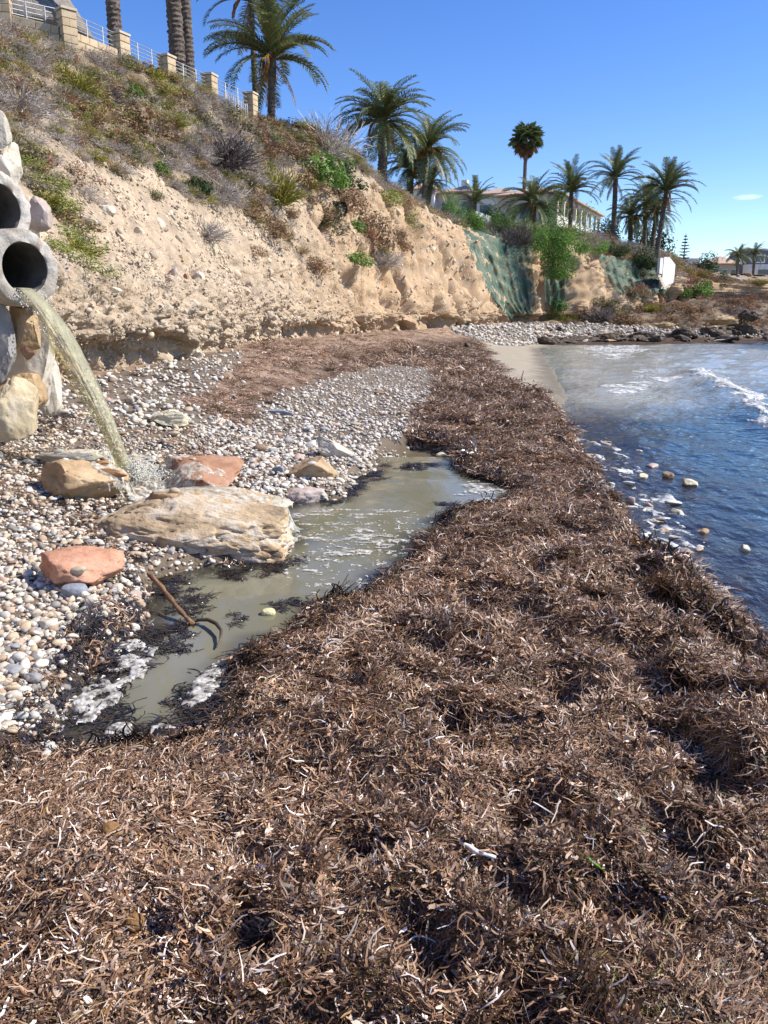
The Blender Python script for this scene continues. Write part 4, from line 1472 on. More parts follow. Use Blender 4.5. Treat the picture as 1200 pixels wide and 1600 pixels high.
marks = [('the pink boulder', at(115, 900, .1)), ('the brown boulder', at(122, 760, .1)), ('the red brown slab', at(300, 740, .1)), ('the driftwood stick', at(240, 910, .05)), ('the yellow boulder', at(20, 690, .2)),
         ('the tan boulder', at(489, 745, .1)), ('the white slab', at(522, 705, .2)), ('the near end of the pool', at(100, 1150, 0)), ('the left end of the long rock', at(140, 850, .1)), ('the cream flat stone', at(262, 655, .3)), ('the stained outfall rock', at(80, 650, .3)), ('the dry litter', at(40, 1080, 0)),
         ('the middle of the pale pebble bank', at(560, 620, .3)), ('the cliff foot', at(300, 575, .5))]
placed = []
tries = 0
while len(placed) < 290 and tries < 9000:
    tries += 1
    if len(placed) < 210:
        y = random.uniform(2.9, 8.2)
        x = random.uniform(-.56, .0) * y - .05
        s = .022 + .040 * random.betavariate(1.4, 3.2)
    else:
        y = random.uniform(7.5, 17)
        x = random.uniform(-.40, .06) * y
        s = .04 + .08 * random.betavariate(1.2, 3.5)
    k = len(placed)
    z, q = ground(np.array([x]), np.array([y]), False)
    if (q['peb'][0] < .6 and random.random() > (.12 if y > 7.5 else .0)) or q['df'][0] < .3 or q['pd'][0] > -.08:
        continue
    if any((x - a) ** 2 + (y - b_) ** 2 < (s + c_) ** 2 * .8 for a, b_, c_ in placed):
        continue
    zt = surf(x, y)
    if zt > z[0] + .03 and random.random() < .85:
        continue
    placed.append((x, y, s))
    kx = random.choice(PMK)
    o = link('pebble', pmesh[kx, random.randrange(5)], None, (x, y, zt + s * .28), (random.gauss(0, .2), random.gauss(0, .2), random.uniform(0, 6.28)), s)
    near_, q_ = min(marks, key=lambda mk: (mk[1].x - x) ** 2 + (mk[1].y - y) ** 2)
    dx_, dy_ = x - q_.x, y - q_.y
    side_ = ('right of' if dx_ > 0 else 'left of') if abs(dx_) > abs(dy_) * .6 else ('behind' if dy_ > 0 else 'in front of')
    near_ = side_ + ' ' + near_ if math.hypot(dx_, dy_) > .3 else 'close beside ' + near_
    size = 'small' if s < .026 else ('larger' if s > .045 else 'rounded')
    tag(o, '%s %s beach pebble %s' % (size, kx, near_), 'pebble', 'pebbles on the beach')

# stones awash at the foot of the seaweed bank
for i, (u, v, w, h) in enumerate([(915, 712, 26, 10), (935, 735, 22, 9), (955, 757, 26, 12), (985, 782, 24, 22), (1005, 745, 36, 14), (1045, 742, 30, 12), (1000, 705, 22, 8), (1020, 728, 40, 10), (1080, 755, 46, 16), (960, 700, 18, 7), (975, 735, 20, 9), (1015, 790, 30, 12), (1060, 800, 34, 14), (1100, 830, 30, 12), (1165, 858, 34, 16), (1075, 862, 36, 10), (1085, 885, 24, 8), (1040, 830, 28, 10)]):
    rock('shore_stone', 'pale stone awash %s' % ['beside the far tip of the bank', 'just off the seaweed edge', 'against the seaweed edge', 'standing white against the seaweed', 'among the splashing wavelets', 'farther out under foam'][i % 6], u, v + h * .3, w * .62, h * .8, ['cream', 'tan', 'pale', 'rosy'][i % 4], 700 + i, .8, rz=i, z=SEA - .03, sub=4, sink=.5, group='stones awash beside the seaweed bank', cat='stone')

for i in range(46):
    y = random.uniform(4.2, 14)
    x = np.interp(y, [q[1] for q in WATER[2:9]], [q[0] for q in WATER[2:9]]) + abs(random.gauss(.15, .35))
    k = random.choice(['white', 'tan', 'tan', 'brown', 'grey', 'pinkish'])
    s = random.uniform(.03, .085)
    o = link('shore_stone', pmesh[k, i % 5], None, (x, y, SEA - s * .12), (random.gauss(0, .2), random.gauss(0, .2), i), (s * 1.5, s, s * .8))
    tag(o, 'small %s stone awash %s of the seaweed bank' % (k, 'beside the near part' if y < 6.5 else 'beside the middle' if y < 10 else 'beside the far part'), 'stone', 'stones awash beside the seaweed bank')

# ------------------------------------------------------------------ small things on the wrack
M_stick = mat('driftwood', [(.10, .055, .03), (.22, .12, .06), (.32, .19, .10)], rough=.8, scale=14, stretch=(1, 1, 1), bump=.6)
a, b_ = at(232, 896, .10), at(300, 974, POOL_Z + .015)
pts = [a.lerp(b_, t) + Vector((.004 * math.sin(t * 7), 0, .004 * math.sin(t * 5))) for t in np.linspace(0, 1, 14)]
st_ = MB().tube(pts, [.014 + .004 * math.sin(i * 2.1) for i in range(14)], 9).build('driftwood_stick', M_stick, None, True)
tag(st_, 'brown driftwood stick poking down into the pool', 'stick')
pts = [at(u, v, POOL_Z + .012) + Vector((0, 0, .03 * math.sin(math.pi * t))) for t, (u, v) in zip(np.linspace(0, 1, 7), [(292, 975), (310, 972), (326, 975), (338, 982), (346, 992), (345, 1003), (338, 1012)])]
tag(MB().tube(pts, [.008, .011, .012, .011, .009, .007, .004], 7).build('curved_weed_stem', RM['dark'], None, True), 'black curved stem lying in the pool beside the stick', 'stem')
M_bark = mat('orange_driftwood', [(.30, .14, .06), (.50, .28, .13)], rough=.8, scale=20, bump=.6)
for i, (u, v, w, h, rz_) in enumerate([(178, 784, 62, 16, -.1), (165, 778, 30, 10, .2)]):
    p = at(u, v, .12)
    z = surf(p.x, p.y)
    V, F = rock_geo(740 + i, (1, 1, 1), 4, cuts=16, cut=(.4, .8), amp=.12)
    V = V * np.array([w, 14, h]) / 2 / 215
    tag(link('bark_piece', mk_mesh('bark_piece', V, F, M_bark), None, (p.x, p.y, z + .015), (.2, .1, rz_)), ['long orange splinter of wood caught on the long rock', 'short orange splinter of wood beside the longer one'][i], 'wood')
M_ball = mat('seagrass_ball_fibre', [(.13, .065, .025), (.26, .14, .055), (.34, .20, .09)], rough=.95, scale=40, bump=1.0, bscale=160, bdist=.006)
for i, (u, v, w, lab) in enumerate([(210, 1452, 27, 'largest brown fibre ball, in the dry wrack left of the middle'), (260, 1364, 19, 'small brown fibre ball above the largest one'), (357, 1530, 16, 'brown fibre ball near the bottom dark hollow'), (153, 1588, 24, 'left of the two brown fibre balls at the bottom edge'), (168, 1590, 18, 'right of the two brown fibre balls at the bottom edge'), (374, 1418, 18, 'brown fibre ball on the edge of the dark hollow'), (172, 1307, 26, 'pale brown flattened fibre ball among the tan scraps'), (335, 1588, 18, 'brown fibre ball close to the bottom edge under the hollow'), (60, 1350, 18, 'brown fibre ball at the left of the dry wrack'), (168, 1524, 24, 'torn brown fibre ball above the pair'), (560, 1030, 18, 'brown fibre ball near the pool end of the berm')]):
    p = at(u, v, .02)
    p = at(u, v, gz(p.x, p.y) + .01)
    d = (p - Vector((0, 0, EYE))).length
    s = w / FPX * d / 2
    V, F = ico(4)
    V = V * (1 + .10 * fbm(V[:, 0] * 3, V[:, 1] * 3, V[:, 2] * 3 + i, 4, 750) + .05 * vn(V[:, 0] * 14, V[:, 1] * 14, V[:, 2] * 14, 751))[:, None] * np.array([1.05, .95, .85]) * s
    tag(link('fibre_ball', mk_mesh('fibre_ball', V, F, M_ball), None, (p.x, p.y, p.z + s * .75), (0, 0, i)), lab, 'fibre ball', 'seagrass fibre balls on the wrack')


def blade(name, label, cat, uv, w, m, lift=.04):
    pts = []
    for u, v in uv:
        p = at(u, v, .05)
        p = at(u, v, gz(p.x, p.y) + lift)
        pts.append(p)
    V, F = [], []
    for i, p in enumerate(pts):
        d = (pts[min(i + 1, len(pts) - 1)] - pts[max(0, i - 1)]).normalized()
        s = d.cross(Vector((.1, -.3, 1))).normalized()
        ww = w * (.5 + .5 * math.sin(math.pi * (.12 + .76 * i / (len(pts) - 1))))
        up = s.cross(d) * w * .12
        V += [p - s * ww / 2, p + up, p + s * ww / 2, p - up]
        if i:
            j = 4 * i
            for q in range(4):
                F.append([j - 4 + q, j - 4 + (q + 1) % 4, j + (q + 1) % 4, j + q])
    return tag(link(name, mk_mesh(name, np.array([tuple(v) for v in V]), np.array(F), m)), label, cat)


M_green = mat('fresh_green_blade', [(.12, .28, .02), (.20, .40, .04)], scale=20, rough=.45, bump=.1, trans=.3)
M_white = mat('bleached_scrap', [(.66, .64, .60), (.80, .79, .76)], scale=20, rough=.6, bump=.3)
blade('green_blade', 'bright green seagrass blade lying on the brown wrack', 'leaf', [(907, 1334), (920, 1342), (935, 1353), (953, 1368)], .014, M_green, .05)
blade('bleached_leaf', 'white bleached strip on the wrack beside a dark hollow', 'scrap', [(719, 1316), (733, 1322), (745, 1331), (758, 1334), (775, 1340)], .019, M_white, .05)
blade('bleached_leaf', 'short white scrap at the right edge of the wrack', 'scrap', [(965, 1450), (978, 1445), (992, 1440)], .014, M_white, .05)
blade('bleached_leaf', 'pale stick shaped scrap lying near the bottom left hollow', 'scrap', [(272, 1550), (279, 1535), (285, 1522), (291, 1512)], .017, RM['cream'], .04)
rock('shell', 'small white shell fragment left of the bleached strip', 706, 1345, 14, 14, 'pale', 760, .8, sub=3, cat='shell')
rock('pebble', 'lone pale pebble on the pool edge wrack', 50, 1068, 28, 18, 'grey', 761, .8, sub=4, cat='pebble')
rock('pebble', 'big flat white pebble at the left of the pebble field', 72, 985, 34, 18, 'pale', 762, .8, sub=4, cuts=3, cat='pebble')
#PART3
# ------------------------------------------------------------------ stones set in the cliff
M_cst = mat('cliff_stone', [(.42, .33, .23), (.54, .44, .32), (.60, .53, .42)], rough=.9, scale=4, bump=.4, bscale=20, random_tint=.22)
cst_src = []
for i in range(8):
    r = np.random.default_rng(800 + i)
    cst_src.append(rock_mesh('stone', M_cst, 800 + i, (1, r.uniform(.6, .95), r.uniform(.45, .8)), sub=2, cuts=r.integers(4, 10), cut=(.65, .92), amp=.10, freq=1.5))
lowp = (veg < .55) & (tp[None, :] > .7) & (tp[None, :] < 8.2) & (Y > 8) & (Y < 60) & (X < 9)
vis = np.argwhere(lowp)
dw = np.linalg.norm(GD - np.array([0, 0, EYE]), axis=2)
area = np.linalg.norm(np.cross(np.gradient(GD, axis=0), np.gradient(GD, axis=1)), axis=2)
wt = (area / dw ** 1.6 * (1 - .75 * rockside))[vis[:, 0], vis[:, 1]]
wt = wt * np.exp(2.6 * fbm(*(GD[vis[:, 0], vis[:, 1]].T * .9), 3, 811))
wt /= wt.sum()
idx = vis[RNG.choice(len(vis), 24000, p=wt)]
Pp = GD[idx[:, 0], idx[:, 1]] + RNG.normal(0, .03, (len(idx), 3))
Nv = GN_[idx[:, 0], idx[:, 1]]
dd = dw[idx[:, 0], idx[:, 1]]
ss = dd * (.0006 + .0048 * RNG.beta(.9, 6, len(idx)))
scatter('cliff_gravel', Pp + Nv * (ss * .15)[:, None], norm_rot(Nv, RNG.uniform(0, 6.28, len(idx))), ss, RNG.integers(0, 8, len(idx)), cst_src, 'small stones set in the tan cliff face', 'gravel')
idx = vis[RNG.choice(len(vis), 250, p=wt)]
for i, (a_, b_) in enumerate(idx):
    s = dw[a_, b_] * (.0040 + .006 * random.betavariate(1, 4))
    n = Vector(GN_[a_, b_])
    q = n.to_track_quat('Z', 'Y') @ Euler((random.gauss(0, .3), random.gauss(0, .3), random.uniform(0, 6.28))).to_quaternion()
    link('stone', cst_src[i % 8], cliff, Vector(GD[a_, b_]) + n * s * .02, q.to_euler(), s)
for i, (u, v, w, h, m) in enumerate([(271, 428, 30, 32, 'grey'), (292, 434, 15, 18, 'red'), (311, 432, 24, 26, 'pale'), (388, 443, 24, 12, 'grey'), (245, 436, 22, 14, 'pale'), (170, 330, 34, 26, 'pale'), (332, 388, 26, 22, 'cream'), (178, 452, 30, 14, 'cream'), (283, 403, 22, 15, 'tan'), (215, 360, 26, 20, 'rosy'), (255, 355, 28, 18, 'grey'), (356, 441, 16, 12, 'pale'), (307, 553, 22, 14, 'pale'), (330, 550, 24, 18, 'rosy'), (288, 557, 22, 12, 'tan'), (437, 532, 18, 12, 'rosy'), (135, 345, 44, 30, 'grey')]):
    p, n = hit(u, v)
    if p is None:
        continue
    k = (p - Vector((0, 0, EYE))).length / FPX / 2
    link('stone', rock_mesh('stone', {'grey': RM['rosy'], 'rosy': M_cst}.get(m, RM[m]), 830 + i, (w * k * .8, w * k * .7, h * k * .8), sub=4, cuts=14, cut=(.55, .9), amp=.12, boxy=.3), cliff, p - n * w * k * .15, (0, 0, i))['label'] = {'grey': 'rosy grey stone bedded in the cliff', 'red': 'reddish stone bedded in the cliff', 'pale': 'pale stone bedded in the cliff', 'cream': 'cream stone bedded in the cliff', 'tan': 'tan stone bedded in the cliff', 'rosy': 'tan stone bedded in the cliff'}[m]

# ------------------------------------------------------------------ plants
M_leaf = attr_mat('foliage', 'tint', rough=.6, spec=.3, trans=.25, inst=.15)
M_dry = attr_mat('dry_plant', 'tint', rough=.9, spec=.1, trans=.1, inst=.15)
M_wood = mat('shrub_wood', [(.10, .075, .055), (.22, .18, .14)], scale=10)
PALS = dict(
    grey=[(.38, .34, .31), (.50, .46, .42), (.28, .25, .225), (.44, .37, .31)],
    dark=[(.13, .11, .105), (.20, .17, .16), (.085, .07, .065), (.26, .22, .20)],
    brown=[(.22, .125, .065), (.31, .19, .105), (.14, .085, .045), (.36, .25, .14)],
    red=[(.24, .075, .045), (.30, .13, .07), (.15, .06, .035), (.22, .14, .07)],
    yellow=[(.36, .33, .06), (.27, .27, .05), (.42, .36, .11), (.18, .19, .045)],
    olive=[(.12, .125, .05), (.17, .16, .07), (.07, .08, .028), (.24, .20, .10)],
    green=[(.10, .20, .028), (.15, .29, .042), (.07, .14, .022), (.19, .31, .06)],
    lime=[(.19, .23, .04), (.26, .30, .06), (.12, .15, .03), (.32, .30, .10)],
    deep=[(.035, .07, .018), (.055, .10, .025), (.025, .048, .013)],
    straw=[(.52, .40, .24), (.42, .31, .18), (.33, .23, .12), (.58, .48, .32)],
)


def leafy(name, seed, n, pal, leaf=.10, lobes=7, flat=.75, m=None, asp=.5, zs=1.0):
    """unit crown: leaves on the outside of several lobes"""
    r = np.random.default_rng(seed)
    pal = np.array(PALS[pal])
    cs = r.normal(size=(lobes, 3)) * .42
    cs[:, 2] = np.abs(cs[:, 2]) * .8 + .25
    rs = r.uniform(.28, .52, lobes)
    pk = r.choice(lobes, n, p=rs ** 2 / (rs ** 2).sum())
    d = r.normal(size=(n, 3))
    d /= np.linalg.norm(d, axis=1, keepdims=True)
    p = cs[pk] + d * (rs[pk] * np.clip(r.normal(.9, .16, n), .3, 1.25))[:, None]
    p[:, 2] = np.abs(p[:, 2]) * flat * zs
    nrm = d + r.normal(0, .55, (n, 3)) + np.array([0, 0, .3])
    nrm /= np.linalg.norm(nrm, axis=1, keepdims=True)
    t = np.cross(nrm, r.normal(size=(n, 3)))
    t /= np.linalg.norm(t, axis=1, keepdims=True)
    b = np.cross(nrm, t)
    s = (leaf * r.uniform(.6, 1.35, n))[:, None]
    V = np.stack([p - t * s, p + b * s * asp + nrm * s * .12, p + t * s, p - b * s * asp + nrm * s * .12], 1).reshape(-1, 3)
    F = np.arange(4 * n).reshape(n, 4)
    tone = .8 + .4 * r.uniform(size=lobes)
    C = pal[r.integers(0, len(pal), n)] * (tone[pk] * r.uniform(.75, 1.25, n))[:, None]
    return mk_mesh(name, V, F, m or M_leaf, False, dict(tint=np.repeat(C, 4, 0)))


def twiggy(name, seed, n, pal, w=.018, m=None, up=.35, sub=3, curl=.5):
    """unit dry bush: branching ribbons fanning from the base"""
    r = np.random.default_rng(seed)
    pal = np.array(PALS[pal])
    V, F, C = [], [], []

    def stick(p, d, ln, w_, col, seg=3):
        q = p.copy()
        pts = [q]
        for k in range(seg):
            d = d + r.normal(0, .22, 3) * curl
            d = d / np.linalg.norm(d)
            q = q + d * ln / seg
            pts.append(q)
        for k in range(seg):
            a, b = pts[k], pts[k + 1]
            s = np.cross(b - a, r.normal(size=3))
            s /= np.linalg.norm(s) + 1e-9
            i = len(V)
            V.extend([a - s * w_ / 2, a + s * w_ / 2, b + s * w_ * .4, b - s * w_ * .4])
            C.extend([col] * 4)
            F.append([i, i + 1, i + 2, i + 3])
        return pts, d
    for k in range(n):
        th = r.uniform(0, 6.283)
        el_ = math.asin(min(1, max(0.02, r.beta(1.4, 1.6) * (1 - up * .2) + up * .2)))
        d = np.array([math.cos(th) * math.cos(el_), math.sin(th) * math.cos(el_), math.sin(el_)])
        col = pal[r.integers(len(pal))] * r.uniform(.8, 1.2)
        p0 = np.array([r.normal(0, .10), r.normal(0, .10), 0])
        pts, d2 = stick(p0, d, r.uniform(.55, .85), w, col)
        for q in range(sub):
            d3 = d2 + r.normal(0, .55, 3)
            stick(pts[r.integers(1, 4)], d3 / np.linalg.norm(d3), r.uniform(.2, .45), w * .7, col * r.uniform(.9, 1.15), 2)
    V = np.array(V)
    V[:, 2] = np.abs(V[:, 2])
    return mk_mesh(name, V, np.array(F), m or M_dry, False, dict(tint=np.array(C)))


BUSH = {}
for t, (kind, k) in dict(grey=('t', dict(n=150, w=.024)), dark=('t', dict(n=220, w=.03)), brown=('b', dict(n=900, leaf=.07)), red=('b', dict(n=700, leaf=.06)), yellow=('u', dict(n=240, w=.03)), olive=('b', dict(n=900, leaf=.07)), green=('b', dict(n=1000, leaf=.085)),
                         lime=('b', dict(n=900, leaf=.06)), deep=('b', dict(n=900, leaf=.085)), straw=('u', dict(n=170, w=.022))).items():
    BUSH[t] = []
    for i in range(4):
        n = k['n']
        if kind == 't':
            BUSH[t].append(twiggy('shrub', 900 + i, n, t, k['w']))
        elif kind == 'u':
            BUSH[t].append(twiggy('shrub', 920 + i, n, t, k['w'], up=1.6, sub=2, curl=.35))
        else:
            BUSH[t].append(leafy('shrub', 940 + i + len(t), n, t, k['leaf'], asp=.38))
ADJ = dict(grey='grey leafless twiggy', dark='dark grey dead', brown='brown heathery', red='rusty red', yellow='yellow green broomy', olive='olive green', green='bright green leafy', lime='light green', deep='dark green', straw='straw coloured')


def shrub(u, v, wpx, t, label, hr=.9, i=0, group=None, name='shrub', cat='shrub', n=None):
    p, nrm = hit(u, v)
    if p is None:
        return None
    s = wpx * (p - Vector((0, 0, EYE))).length / FPX / 2
    up = (nrm * .5 + Vector((0, 0, 1))).normalized()
    o = link(name, BUSH[t][i % 4], None, p - up * s * .12, up.to_track_quat('Z', 'Y').to_euler(), (s, s, s * hr))
    return tag(o, label, cat, group)


SHR = [(352, 225, 88, 'dark', 'big dark grey dead bush below the end of the fence', 1.0), (216, 178, 74, 'brown', 'brown heathery bush on the slope below the first tall palm trunk', .8),
       (118, 122, 66, 'yellow', 'yellow green broom bush high on the slope under the block wall', .9), (68, 92, 50, 'red', 'rusty red low bush close under the block wall', .6),
       (308, 283, 48, 'deep', 'round dark green bush in the middle of the slope', .9), (345, 282, 74, 'grey', 'pale grey twiggy bush right of the round green one', .8),
       (432, 290, 76, 'yellow', 'tall yellow green bush near the right end of the slope', 1.2), (500, 252, 60, 'green', 'green leafy bush near the rim left of the drain stub', .9),
       (320, 345, 72, 'grey', 'grey twiggy bush at the edge of the bare cliff', .8), (398, 320, 60, 'brown', 'rusty brown bush right of the pale grey one', 1.0),
       (268, 178, 52, 'yellow', 'yellowish bush in the middle of the upper slope', .8), (25, 140, 90, 'grey', 'grey twig bush at the left edge of the slope', .8),
       (60, 250, 70, 'red', 'rusty plants above the upper pipe', .7), (110, 330, 60, 'brown', 'dry brown plants right of the green trailing patch', .6), (28, 215, 60, 'olive', 'olive plant beside the armour rocks at the left edge', .7),
       (120, 255, 50, 'red', 'red tinged plant on the gravel slope', .5), (243, 300, 30, 'olive', 'small olive tuft on the bare gravel slope', .8), (358, 170, 60, 'olive', 'olive bush just right of the last fence pillar', .7),
       (225, 97, 36, 'brown', 'brown bush standing in front of the fence', 1.1), (405, 205, 50, 'red', 'rusty bush under the twin palms', .8), (470, 225, 54, 'brown', 'brown bush under the bare tree', .8),
       (480, 275, 46, 'brown', 'brown bush right of the tall yellow green one', .9), (545, 300, 66, 'brown', 'wide brown bush near the black drain stub', .9), (575, 350, 60, 'brown', 'brown bush hanging over the cliff edge', 1.1),
       (600, 395, 50, 'grey', 'grey twigs hanging low on the cliff edge', 1.0), (610, 300, 46, 'lime', 'light green bush by the white wall', .8), (640, 335, 34, 'lime', 'light green bush between the two white walls', .8),
       (560, 395, 40, 'green', 'small green bush low on the cliff edge', .7), (495, 400, 50, 'brown', 'brown tuft on a cliff ledge', .6), (470, 380, 40, 'straw', 'straw tuft left of the brown ledge tuft', .6),
       (428, 345, 56, 'brown', 'brown bush on the edge under the yellow green one', .8), (395, 380, 40, 'brown', 'low brown plant on the cliff edge in the middle', .5), (630, 375, 36, 'brown', 'brown bush on the orange bluff corner', .8),
       (512, 335, 50, 'olive', 'olive bush above the cliff edge', .8), (535, 265, 52, 'deep', 'dark green bush under the bare tree', .8), (180, 245, 60, 'grey', 'sparse grey twigs on the gravel slope', .5),
       (300, 215, 60, 'grey', 'grey twig bush left of the big dark bush', .7), (150, 170, 60, 'straw', 'straw coloured tuft under the yellow green broom', .7), (250, 235, 64, 'grey', 'grey twigs under the brown heathery bush', .6),
       (390, 262, 56, 'grey', 'grey twigs right of the big dark bush', .8), (555, 345, 40, 'green', 'green patch among brown bushes on the edge', .7), (380, 488, 14, 'straw', 'tiny straw tuft on the bare cliff', .8)]
for i, (u, v, w, t, lab, hr) in enumerate(SHR):
    shrub(u, v + w * .3, w * 1.28, t, lab, hr, i)
# trailing green plant beside the pipes
for i, (u, v, w, t) in enumerate([(70, 290, 60, 'lime'), (95, 330, 60, 'lime'), (108, 375, 62, 'lime'), (128, 410, 50, 'lime'), (85, 385, 40, 'lime'), (45, 262, 46, 'lime'), (75, 315, 46, 'yellow'), (120, 392, 50, 'yellow')]):
    shrub(u, v, w * 1.75, t, ['bright green trailing plant right of the pipes, %s' % q for q in ('topmost clump', 'upper middle clump', 'middle clump', 'lowest clump', 'clump nearest the lower pipe', 'small leafy clump above the pipes', 'yellowish clump', 'low dark clump')][i], .62, i, 'clumps of the trailing plant beside the pipes', 'trailing_plant', 'plant')
rs_ = np.random.default_rng(5)
cnt = 0
for k in range(900):
    if cnt >= 105:
        break
    u, v = rs_.uniform(-20, 640), rs_.uniform(60, 420)
    p, nrm = hit(u, v)
    if p is None or p.z < 4.6 or p.z > 10.6:
        continue
    hfrac = (p.z - .6) / 9.4
    if rs_.uniform() > sstep(.40, .75, hfrac + .12 * (u > 400)):
        continue
    t = rs_.choice(['grey', 'brown', 'straw', 'red', 'olive', 'dark', 'yellow', 'green'], p=[.24, .18, .14, .10, .12, .06, .11, .05] if u < 380 else [.14, .24, .10, .11, .12, .03, .10, .16])
    zone = ('under the thatched house' if u < 100 else 'under the short block wall' if u < 200 else 'under the close pair of trunks' if u < 300 else 'under the end of the fence' if u < 400 else 'under the twin palms' if u < 450 else 'under the bare tree' if u < 540 else 'above the cliff corner') + (' high on the slope' if hfrac > .75 else ' low on the slope')
    shrub(u, v, rs_.uniform(24, 52), t, '%s shrub %s' % (ADJ[t], zone), rs_.uniform(.5, .9), cnt, 'shrubs on the cliff slope')
    cnt += 1
# low scrub all over the slope
M_tint = M_dry
cov = [leafy('scrub', 960, 140, 'brown', .10, 4, .6, M_dry), twiggy('scrub', 961, 40, 'grey', .03), twiggy('scrub', 962, 46, 'straw', .03, up=1.2), leafy('scrub', 963, 130, 'olive', .09, 4, .6), leafy('scrub', 964, 130, 'red', .08, 4, .6), twiggy('scrub', 965, 40, 'dark', .03), twiggy('scrub', 966, 44, 'grey', .024, up=.8), twiggy('scrub', 967, 60, 'yellow', .03, up=1.4), leafy('scrub', 968, 150, 'lime', .08, 4, .6)]
vp = np.argwhere((veg > .25) & (tp[None, :] > 5.2) & (tp[None, :] < 10.2) & (Y > 6) & (Y < 92) & (X < 46))
wv = (area / dw ** 1.3 * veg ** 2.2)[vp[:, 0], vp[:, 1]]
wv /= wv.sum()
idx = vp[RNG.choice(len(vp), 6500, p=wv)]
Pp = GD[idx[:, 0], idx[:, 1]] + RNG.normal(0, .06, (len(idx), 3)) * np.array([1, 1, .2])
Nv = GN_[idx[:, 0], idx[:, 1]] * .5 + np.array([0, 0, 1])
Nv /= np.linalg.norm(Nv, axis=1, keepdims=True)
dd = dw[idx[:, 0], idx[:, 1]]
patch = fbm(Pp[:, 0] * .5, Pp[:, 1] * .5, Pp[:, 2] * .5, 3, 821)
pk = np.where(patch > .25, RNG.choice([0, 3, 4, 2, 7, 8], len(idx), p=[.22, .20, .16, .12, .18, .12]), np.where(patch < -.12, RNG.choice([1, 6, 2], len(idx), p=[.45, .4, .15]), RNG.choice([1, 2, 2, 6, 3, 7], len(idx))))
ss = (.10 + .010 * dd) * RNG.uniform(.6, 1.4, len(idx))
scatter('slope_scrub', Pp, norm_rot(Nv, RNG.uniform(0, 6.28, len(idx))), np.stack([ss, ss, ss * .75], 1), pk, cov, 'low dry scrub and straw covering the upper slope', 'scrub')

# ------------------------------------------------------------------ bare tree on the rim
p, _ = hit(515, 250)
o = thing('bare_tree', 'leafless grey branching tree on the rim right of the twin palms', 'tree', (p.x, p.y, p.z - .1))
me = twiggy('crown', 970, 90, 'grey', .020, up=.9, sub=5, curl=.8)
link('crown', me, o, (0, 0, .3), None, 2.3)
MB().tube([(0, 0, -.3), (.1, 0, .5), (.05, .1, 1.1)], [.10, .08, .05], 8).build('trunk', M_wood, o, True)

# ------------------------------------------------------------------ palms
M_trunk = mat('palm_trunk', [(.065, .048, .036), (.13, .10, .078), (.22, .185, .15)], scale=7, stretch=(1, 1, .5), bump=.9, bscale=14, bdist=.05)
M_fr = attr_mat('palm_frond', 'tint', rough=.5, spec=.35, trans=.22, inst=.18)
M_date = mat('date_stalk', [(.36, .17, .035), (.50, .28, .07)], scale=8)


def frond(seed, th0, droop, dead=False, L=1.0):
    r = np.random.default_rng(seed)
    pal = np.array([(.26, .17, .09), (.20, .12, .06), (.33, .24, .14)] if dead else [(.125, .165, .062), (.17, .205, .08), (.09, .125, .046), (.23, .23, .095)])
    n = 12
    pts, d_ = [np.zeros(3)], []
    for k in range(n):
        s = (k + .5) / n
        th = th0 - droop * s ** 1.2
        d = np.array([math.cos(th), .06 * math.sin(3 * s + seed), math.sin(th)])
        pts.append(pts[-1] + d * L / n)
    pts = np.array(pts)
    V, F, T, C = [], [], [], []
    rc_ = np.array([.20, .17, .07]) if not dead else np.array([.25, .17, .1])
    for k in range(n):
        a, b = pts[k], pts[k + 1]
        w0, w1 = .022 * (1 - k / n) + .004, .022 * (1 - (k + 1) / n) + .004
        for ax in (np.array([0, 1, 0]), np.array([0, 0, 1])):
            i = len(V)
            V += [a - ax * w0 / 2, a + ax * w0 / 2, b + ax * w1 / 2, b - ax * w1 / 2]
            F.append([i, i + 1, i + 2, i + 3])
            C += [rc_] * 4
    m = 46
    for k in range(m):
        s = .10 + .90 * (k + r.uniform(-.3, .3)) / m
        f = min(max(s * n, 0), n - .001)
        i0 = int(f)
        p = pts[i0] + (pts[i0 + 1] - pts[i0]) * (f - i0)
        fw = pts[i0 + 1] - pts[i0]
        fw = fw / np.linalg.norm(fw)
        upv = np.cross(fw, np.array([0, 1, 0]))
        upv = upv if upv[2] > 0 else -upv
        ln = .165 * (math.sin(math.pi * (.18 + .74 * s)) ** .7) * r.uniform(.85, 1.1)
        for sg in (-1, 1):
            dr = fw * .62 + np.array([0, sg * .72, 0]) + upv * (.30 if not dead else -.3) + r.normal(0, .08, 3) + np.array([0, 0, -.12])
            dr = dr / np.linalg.norm(dr)
            i = len(V)
            q = p + dr * ln * .5 + np.array([0, 0, .004])
            V += [p - fw * .007, p + fw * .007, q + fw * .008, q - fw * .008, p + dr * ln + np.array([0, 0, -.02])]
            F.append([i, i + 1, i + 2, i + 3])
            T.append([i + 3, i + 2, i + 4])
            col = pal[r.integers(len(pal))] * r.uniform(.8, 1.2)
            C += [col] * 5
    return mk_mesh('frond', np.array(V), [np.array(F), np.array(T)], M_fr, False, dict(tint=np.clip(np.array(C), 0, 1)))


FR = {}
for cls, (th, dr) in dict(up=(R(78), R(55)), high=(R(58), R(80)), mid=(R(35), R(85)), low=(R(8), R(75)), hang=(R(-25), R(55))).items():
    FR[cls] = [frond(1000 + 10 * i + len(cls), th, dr) for i in range(3)]
FR['dead'] = [frond(1060 + i, R(-40), R(45), True) for i in range(2)]


